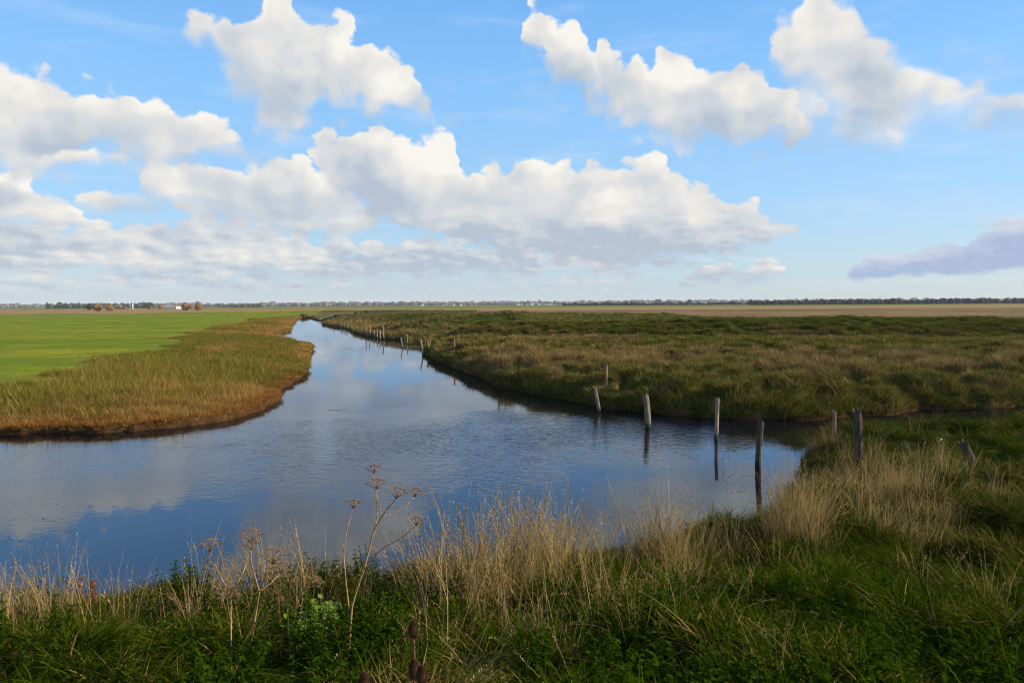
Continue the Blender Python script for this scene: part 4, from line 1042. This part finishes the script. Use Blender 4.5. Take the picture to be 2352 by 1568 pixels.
wire('barbed_wire', [wp(1748, 1018, Y3), wp(1765, 1026, Y3 * .98), wp(1785, 1040, Y3 * .97)], 'short broken wire end sticking out right of the dark post')
wire('barbed_wire', [wp(1742, 1045, Y3), wp(1712, 1052, Y3), wp(1680, 1034, Y3), wp(1662, 1044, Y3), wp(1661, 1075, Y3 * .98), wp(1668, 1100, Y3 * .97), wp(1688, 1110, Y3 * .96), wp(1715, 1098, Y3 * .97), wp(1740, 1106, Y3)],
     'large loose barbed wire loop curling left of the dark post')
wire('barbed_wire', [wp(1648, 1070, Y3 * 1.05), wp(1652, 1058, Y3 * 1.03), wp(1672, 1050, Y3), wp(1688, 1060, Y3), wp(1690, 1072, Y3), wp(1672, 1078, Y3), wp(1650, 1068, Y3 * 1.04)], 'small coil of barbed wire beside the slim pale post')
wire('barbed_wire', [wp(1750, 1040, Y3), wp(1762, 1062, Y3 * .98), wp(1768, 1085, Y3 * .97), wp(1760, 1105, Y3 * .96)], 'barbed wire bow hanging down right of the dark post')

# steel rod with white insulators
d0 = gp(2153, 1048, .6)
rb, rt = wp(2152, 1056, d0.y), wp(2164, 992, d0.y)
root = empty('fence_rod', rb); tag(root, 'thin rusty steel rod with two white insulators in the near grass', 'fence rod')
V, Fc = tube([(0, 0, -.3), tuple(rt - rb)], [.008, .007], 6); mesh_obj('rod', V, Fc, M_rust, root)
for f in (.72, .15):
    c = (rt - rb) * f
    V, Fc = tube([tuple(c + Vector((-.02, 0, -.02))), tuple(c + Vector((0, -.01, .01))), tuple(c + Vector((.03, 0, .015)))], [.006, .014, .007], 7)
    mesh_obj('insulator', V, Fc, M_white, root)

# ------------------------------------------------------------------ dead hogweed plants
def umbel_mesh(R, axis, seed, dense=1.0):
    r = random.Random(seed); axis = Vector(axis).normalized(); a = axis.orthogonal().normalized(); b = axis.cross(a); parts = []
    n = int(17 * dense)
    for k in range(n):
        th = 2.39996 * k; rr_ = R * math.sqrt((k + .5) / n) * r.uniform(.9, 1.1)
        lat = a * math.cos(th) + b * math.sin(th)
        hgt = R * .25 + .75 * math.sqrt(max(0, R * R * 1.1 - rr_ * rr_))
        mid = lat * rr_ * .42 + axis * hgt * .55; end = lat * rr_ + axis * hgt
        parts.append(tube([(0, 0, 0), tuple(mid), tuple(end)], [.0018, .0013, .0010], 4))
        dl = (end - mid).normalized()
        for j in range(9):
            t2 = 2.39996 * j + k; s = R * .19 * math.sqrt((j + 1) / 9)
            e = end + (a * math.cos(t2) + b * math.sin(t2)) * s + dl * R * .12
            parts.append(tube([tuple(end), tuple(e)], [.0009, .0009], 3, cap=False))
            if r.random() < .55: parts.append(tube([tuple(e - dl * .002), tuple(e + dl * .004)], [.0022, .0014], 4))
    return merge(parts)
def plant(name, label, base, stems, umbels, Y, cat='plant'):
    """stems: lists of (px, py, depth factor, radius); umbels: (px, py, depth factor, radius in px, tilt)"""
    root = empty(name, base); tag(root, label, cat)
    def wpt(px, py, k): return at_depth(px, py, Y * k) - base
    parts = []
    for st in stems:
        pts = [wpt(p[0], p[1], p[2]) for p in st]; rad = [p[3] for p in st]
        P = []; Rd = []
        for i in range(len(pts) - 1):
            for k in range(4):
                t = k / 4; P.append(pts[i].lerp(pts[i + 1], t)); Rd.append(.66 * (rad[i] * (1 - t) + rad[i + 1] * t) * (1.25 if k == 0 and i else 1))
        P.append(pts[-1]); Rd.append(rad[-1]); parts.append(tube([tuple(q) for q in P], Rd, 7))
    V, Fc = merge(parts); mesh_obj('stem', V, Fc, M_stem, root)
    for i, (px, py, k, rp, ax) in enumerate(umbels):
        V, Fc = umbel_mesh(rp / F * Y * k, ax, i + int(px)); o = mesh_obj('umbel', V, Fc, M_umbel, root); o.location = wpt(px, py, k)
def slope_at(px, py):
    d = ray(px, py); tt = np.linspace(2, 15, 1300); g, _ = land(d.x * tt, d.y * tt); i = int(np.argmax(EYE + d.z * tt < g))
    return Vector((d.x * tt[i], d.y * tt[i], float(g[i])))
A0 = slope_at(801, 1508); YA = A0.y
plant('hogweed', 'tall dead hogweed with six dry umbels beside the mallow, rising over the water', A0,
      [[(801, 1520, 1, .012), (803, 1470, 1, .011), (808, 1392, 1, .010), (822, 1345, 1, .0095), (837, 1303, 1, .009), (848, 1262, 1, .008), (854, 1235, 1, .0075), (862, 1212, 1, .007), (878, 1184, .99, .0065), (895, 1162, .98, .005), (910, 1145, .97, .004)],
       [(864, 1208, 1, .005), (866, 1180, 1.01, .0045), (865, 1150, 1.02, .004), (865, 1123, 1.02, .0035)],
       [(876, 1184, 1, .004), (868, 1150, 1.03, .0035), (862, 1115, 1.05, .003), (858, 1086, 1.06, .0028)],
       [(878, 1184, .99, .004), (905, 1178, 1, .0035), (935, 1160, 1.01, .003), (951, 1141, 1.02, .003)],
       [(838, 1306, 1, .006), (856, 1280, .99, .005), (880, 1258, .98, .0045), (920, 1236, .97, .004), (940, 1220, .96, .0035), (955, 1206, .96, .003)],
       [(802, 1400, 1, .006), (795, 1340, 1.02, .0055), (789, 1270, 1.04, .005), (795, 1225, 1.05, .0045), (804, 1190, 1.06, .004), (811, 1167, 1.06, .003)]],
      [(910, 1145, .97, 24, (.2, .1, 1)), (865, 1123, 1.02, 22, (0, 0, 1)), (858, 1086, 1.06, 17, (0, -.1, 1)), (951, 1141, 1.02, 19, (.35, 0, 1)), (955, 1206, .96, 17, (.3, -.1, 1)), (811, 1167, 1.06, 18, (.1, 0, 1))], YA)
B0 = slope_at(535, 1560); YB = B0.y
plant('hogweed', 'forked dead hogweed with spidery bare umbels by the left straw clump', B0,
      [[(536, 1600, 1, .011), (535, 1560, 1, .010), (531, 1500, 1, .009), (530, 1433, 1, .008), (530, 1365, 1, .0075), (545, 1340, 1, .006), (560, 1310, 1.01, .005), (577, 1248, 1.03, .004)],
       [(530, 1372, 1, .005), (518, 1345, 1, .005), (500, 1310, 1, .004), (482, 1268, 1, .0035)],
       [(536, 1530, 1, .009), (548, 1500, .99, .009), (565, 1465, .98, .0085), (584, 1429, .97, .008), (590, 1395, .97, .007), (596, 1358, .97, .006), (585, 1320, .98, .005), (577, 1290, .99, .004), (577, 1262, 1, .0035)],
       [(596, 1358, .97, .005), (610, 1325, .96, .0045), (625, 1297, .95, .0035)],
       [(596, 1358, .97, .004), (620, 1340, .98, .0035), (643, 1317, 1, .003)],
       [(584, 1431, .97, .005), (615, 1408, .96, .0045), (655, 1380, .95, .004), (690, 1360, .94, .0035), (721, 1344, .93, .003)],
       [(530, 1425, 1, .004), (525, 1400, .98, .0035), (521, 1374, .97, .003)]],
      [(577, 1247, 1.03, 28, (0, 0, 1)), (482, 1267, 1, 26, (-.1, 0, 1)), (625, 1296, .95, 34, (.1, 0, 1)), (643, 1316, 1, 22, (.3, 0, 1)), (721, 1343, .93, 17, (.5, 0, 1)), (521, 1373, .97, 26, (-.1, -.2, 1)), (577, 1263, 1, 20, (-.1, 0, 1))], YB)

# teasels
def teasel(px, py, hpx, wpx, Y, label, tilt=(0, 0)):
    c = at_depth(px, py, Y); g = gz(c.x, Y + .05); base = Vector((c.x + tilt[0], Y + .05, g - .05))
    root = empty('teasel', base); tag(root, label, 'teasel', 'brown teasels at the bottom of the view')
    hl = hpx / F * Y / 2; w = wpx / F * Y / 2; r = random.Random(int(px))
    cc = c - base
    V, Fc = tube([(0, 0, 0), tuple(cc * .5 + Vector((.01, 0, 0))), tuple(cc - Vector((0, 0, hl)))], [.006, .005, .0045], 7)
    st = [(V, Fc)]
    for k in range(46):
        f = k / 46; p = (cc - Vector((0, 0, hl))) * f; a = r.random() * 6.28
        st.append(tube([tuple(p), tuple(p + Vector((math.cos(a), math.sin(a), -.2)) * .014)], [.0012, .0003], 3))
    V, Fc = merge(st); mesh_obj('stem', V, Fc, M_teasel, root)
    V, F0 = ICO3; V = V * (w * .72, w * .72, hl * .92) * (1 + .03 * np.random.default_rng(3).normal(0, 1, (len(V), 1)))
    parts = [(V.tolist(), F0.tolist())]
    for k in range(620):
        z = 1 - 2 * (k + .5) / 620; th = 2.39996 * k; q = math.sqrt(max(0, 1 - z * z))
        p = Vector((q * math.cos(th) * w * .7, q * math.sin(th) * w * .7, z * hl * .9)); n = Vector((q * math.cos(th), q * math.sin(th), z * .5 + .45)).normalized()
        parts.append(tube([tuple(p), tuple(p + n * w * r.uniform(.25, .42))], [.0011, .0003], 3, cap=False))
    V, Fc = merge(parts); h = mesh_obj('head', V, Fc, M_teasel, root); h.location = cc
    br = []
    for k in range(7):
        a = k * .9; br.append(tube([(0, 0, 0), (math.cos(a) * w * 1.1, math.sin(a) * w * 1.1, w * .25), (math.cos(a) * w * 1.5, math.sin(a) * w * 1.5, hl * .6)], [.0016, .0013, .0005], 4))
    V, Fc = merge(br); b_ = mesh_obj('bract', V, Fc, M_teasel, root); b_.location = cc - Vector((0, 0, hl * .95))
teasel(949, 1446, 44, 25, 2.5, 'highest brown teasel head standing alone on its stalk')
teasel(951, 1537, 52, 27, 2.35, 'teasel head directly below the highest one', (.02, 0))
teasel(969, 1552, 54, 28, 2.25, 'rightmost teasel head touching its neighbour at the picture edge', (.03, 0))
teasel(837, 1566, 48, 28, 2.3, 'leftmost teasel head just showing its tip at the picture edge', (-.02, 0))

# mallow with round leaves
def mallow():
    c = slope_at(700, 1470); root = empty('mallow', c); tag(root, 'pale green round leaved mallow sprawling left of the tall hogweed', 'mallow')
    r = random.Random(4); leaves = []; stems = []; Y = c.y
    main = [(590, 1555), (612, 1500), (640, 1450), (670, 1432), (700, 1425)]
    P = [at_depth(x, y, Y * .93) - c for x, y in main]; stems.append(tube([tuple(p) for p in P], [.006, .005, .004, .003, .002], 6))
    spots = [(740, 1395, 45, 22, 34), (715, 1430, 55, 28, 40), (740, 1455, 30, 26, 22), (662, 1432, 16, 10, 7), (610, 1486, 10, 8, 4), (700, 1480, 40, 20, 12)]
    for (sx, sy, rx, ry, n) in spots:
        for _ in range(n):
            px, py = r.gauss(sx, rx * .5), r.gauss(sy, ry * .5)
            p = at_depth(px, py, Y * r.uniform(.90, .97)) - c; R = r.uniform(.013, .024)
            nrm = Vector((r.gauss(.3, .45), r.gauss(-.5, .4), 1)).normalized(); a = nrm.orthogonal().normalized(); b = nrm.cross(a)
            V = [tuple(p)]
            for k in range(15):
                th = .35 + (2 * math.pi - .7) * k / 14; lob = 1 + .12 * abs(math.sin(k * math.pi / 2.8)); V.append(tuple(p + (a * math.cos(th) + b * math.sin(th)) * R * lob + nrm * R * .18 * (1 + .5 * math.sin(k * 2.2))))
            leaves.append((V, [[0, k, k + 1] for k in range(1, 15)]))
            stems.append(tube([tuple(p), tuple(p.lerp(at_depth(sx, sy + 12, Y * .95) - c, .6) - Vector((0, 0, .01)))], [.001, .0014], 4))
    V, Fc = merge(leaves); mesh_obj('leaves', V, Fc, M_mallow, root, smooth=False)
    V, Fc = merge(stems); mesh_obj('stem', V, Fc, M_stem, root)
mallow()

# withered dock plants
def dock(px, py, hpx, label, seed):
    c = slope_at(px, py); root = empty('dock_plant', c); tag(root, label, 'dock', 'withered brown dock plants on the near bank'); r = random.Random(seed)
    st = []; lv = []; Hh = hpx / F * c.y
    for s in range(4):
        lx, ly = r.gauss(0, .12), r.gauss(0, .1); pts = [Vector((lx * Hh * f * f + .03 * s - .05, ly * Hh * f, Hh * f * r.uniform(.85, 1))) for f in (0, .35, .7, 1)]
        st.append(tube([tuple(p) for p in pts], [.005, .004, .003, .002], 5))
        for k in range(34):
            f = r.uniform(.3, 1); i = min(2, int(f * 3)); p = pts[i].lerp(pts[i + 1], f * 3 - i)
            d = Vector((r.gauss(0, 1), r.gauss(0, 1), r.gauss(-.2, .6))).normalized(); L = r.uniform(.012, .04); q = d.orthogonal().normalized() * L * .35
            lv.append(([tuple(p), tuple(p + d * L * .5 + q), tuple(p + d * L), tuple(p + d * L * .5 - q)], [[0, 1, 2, 3]]))
    V, Fc = merge(st); mesh_obj('stem', V, Fc, M_brown_leaf, root)
    V, Fc = merge(lv); mesh_obj('leaves', V, Fc, M_brown_leaf, root, smooth=False)
dock(188, 1400, 85, 'withered rust brown plant at the water edge, left of the pair', 1)
dock(213, 1405, 80, 'withered rust brown plant at the water edge, right of the pair', 2)
dock(1110, 1340, 110, 'dark brown withered plant among the middle straw', 3)
dock(790, 1400, 75, 'small withered plant left of the tall hogweed stem', 4)
dock(1070, 1350, 80, 'dark seedy withered plant left of the middle straw clump', 5)

# ------------------------------------------------------------------ floating weed
def weed():
    r = np.random.default_rng(77); V = []; Fc = []
    def patch(px, py, rx, ry, n, s):
        for _ in range(n):
            c = gp(px + r.normal(0, rx), py + r.normal(0, ry), .006); L = s * r.uniform(.4, 1.4); a = r.normal(0, .5); w = L * r.uniform(.15, .5)
            dx, dy = math.cos(a), math.sin(a); b = len(V)
            k = r.uniform(.6, 1.2, 5)
            for i, (u, v) in enumerate(((-1, 0), (-.3, -1), (.8, -.6), (1, .2), (.1, 1))):
                V.append((c.x + (dx * u * L - dy * v * w) * k[i], c.y + (dy * u * L + dx * v * w) * k[i], .006))
            Fc.append([b, b + 1, b + 2, b + 3, b + 4])
    for (px, py, rx, ry, n, s) in [(100, 1190, 90, 4, 60, .022), (230, 1160, 80, 4, 60, .022), (60, 1240, 60, 5, 50, .02), (150, 1215, 60, 5, 40, .02), (720, 1300, 50, 12, 420, .018), (700, 1320, 30, 10, 200, .018),
                                   (770, 941, 18, .8, 26, .07), (1020, 869, 10, .6, 14, .06), (800, 800, 30, 1.5, 40, .14), (760, 775, 30, 1.5, 40, .14), (850, 830, 40, 2, 26, .12), (1640, 1115, 30, 12, 50, .02),
                                   (700, 750, 20, 3, 60, .22), (860, 815, 22, 1.2, 20, .12), (1100, 905, 40, 3, 16, .05), (1300, 1180, 60, 20, 40, .018)]:
        patch(px, py, rx, ry, n, s)
    o = mesh_obj('floating_weed', V, Fc, M_weed, smooth=False); tag(o, 'dark flecks of floating weed drifting on the river', 'water weed', kind='stuff')
weed()

# ------------------------------------------------------------------ haze
HAZE = 0.00008
if HAZE:
    m, t, out = new_mat('haze_air')
    v = t.node('ShaderNodeVolumePrincipled', {'Color': (.80, .88, 1.0), 'Density': HAZE, 'Anisotropy': 0.0})
    t.l.new(v, out.inputs[1])
    vv, ff = box(-7800, 7800, -7800, 7800, -2.0, 60)
    o = mesh_obj('haze', vv, ff, m, smooth=False); tag(o, 'pale air over the marsh and the far woods', 'haze', kind='stuff')
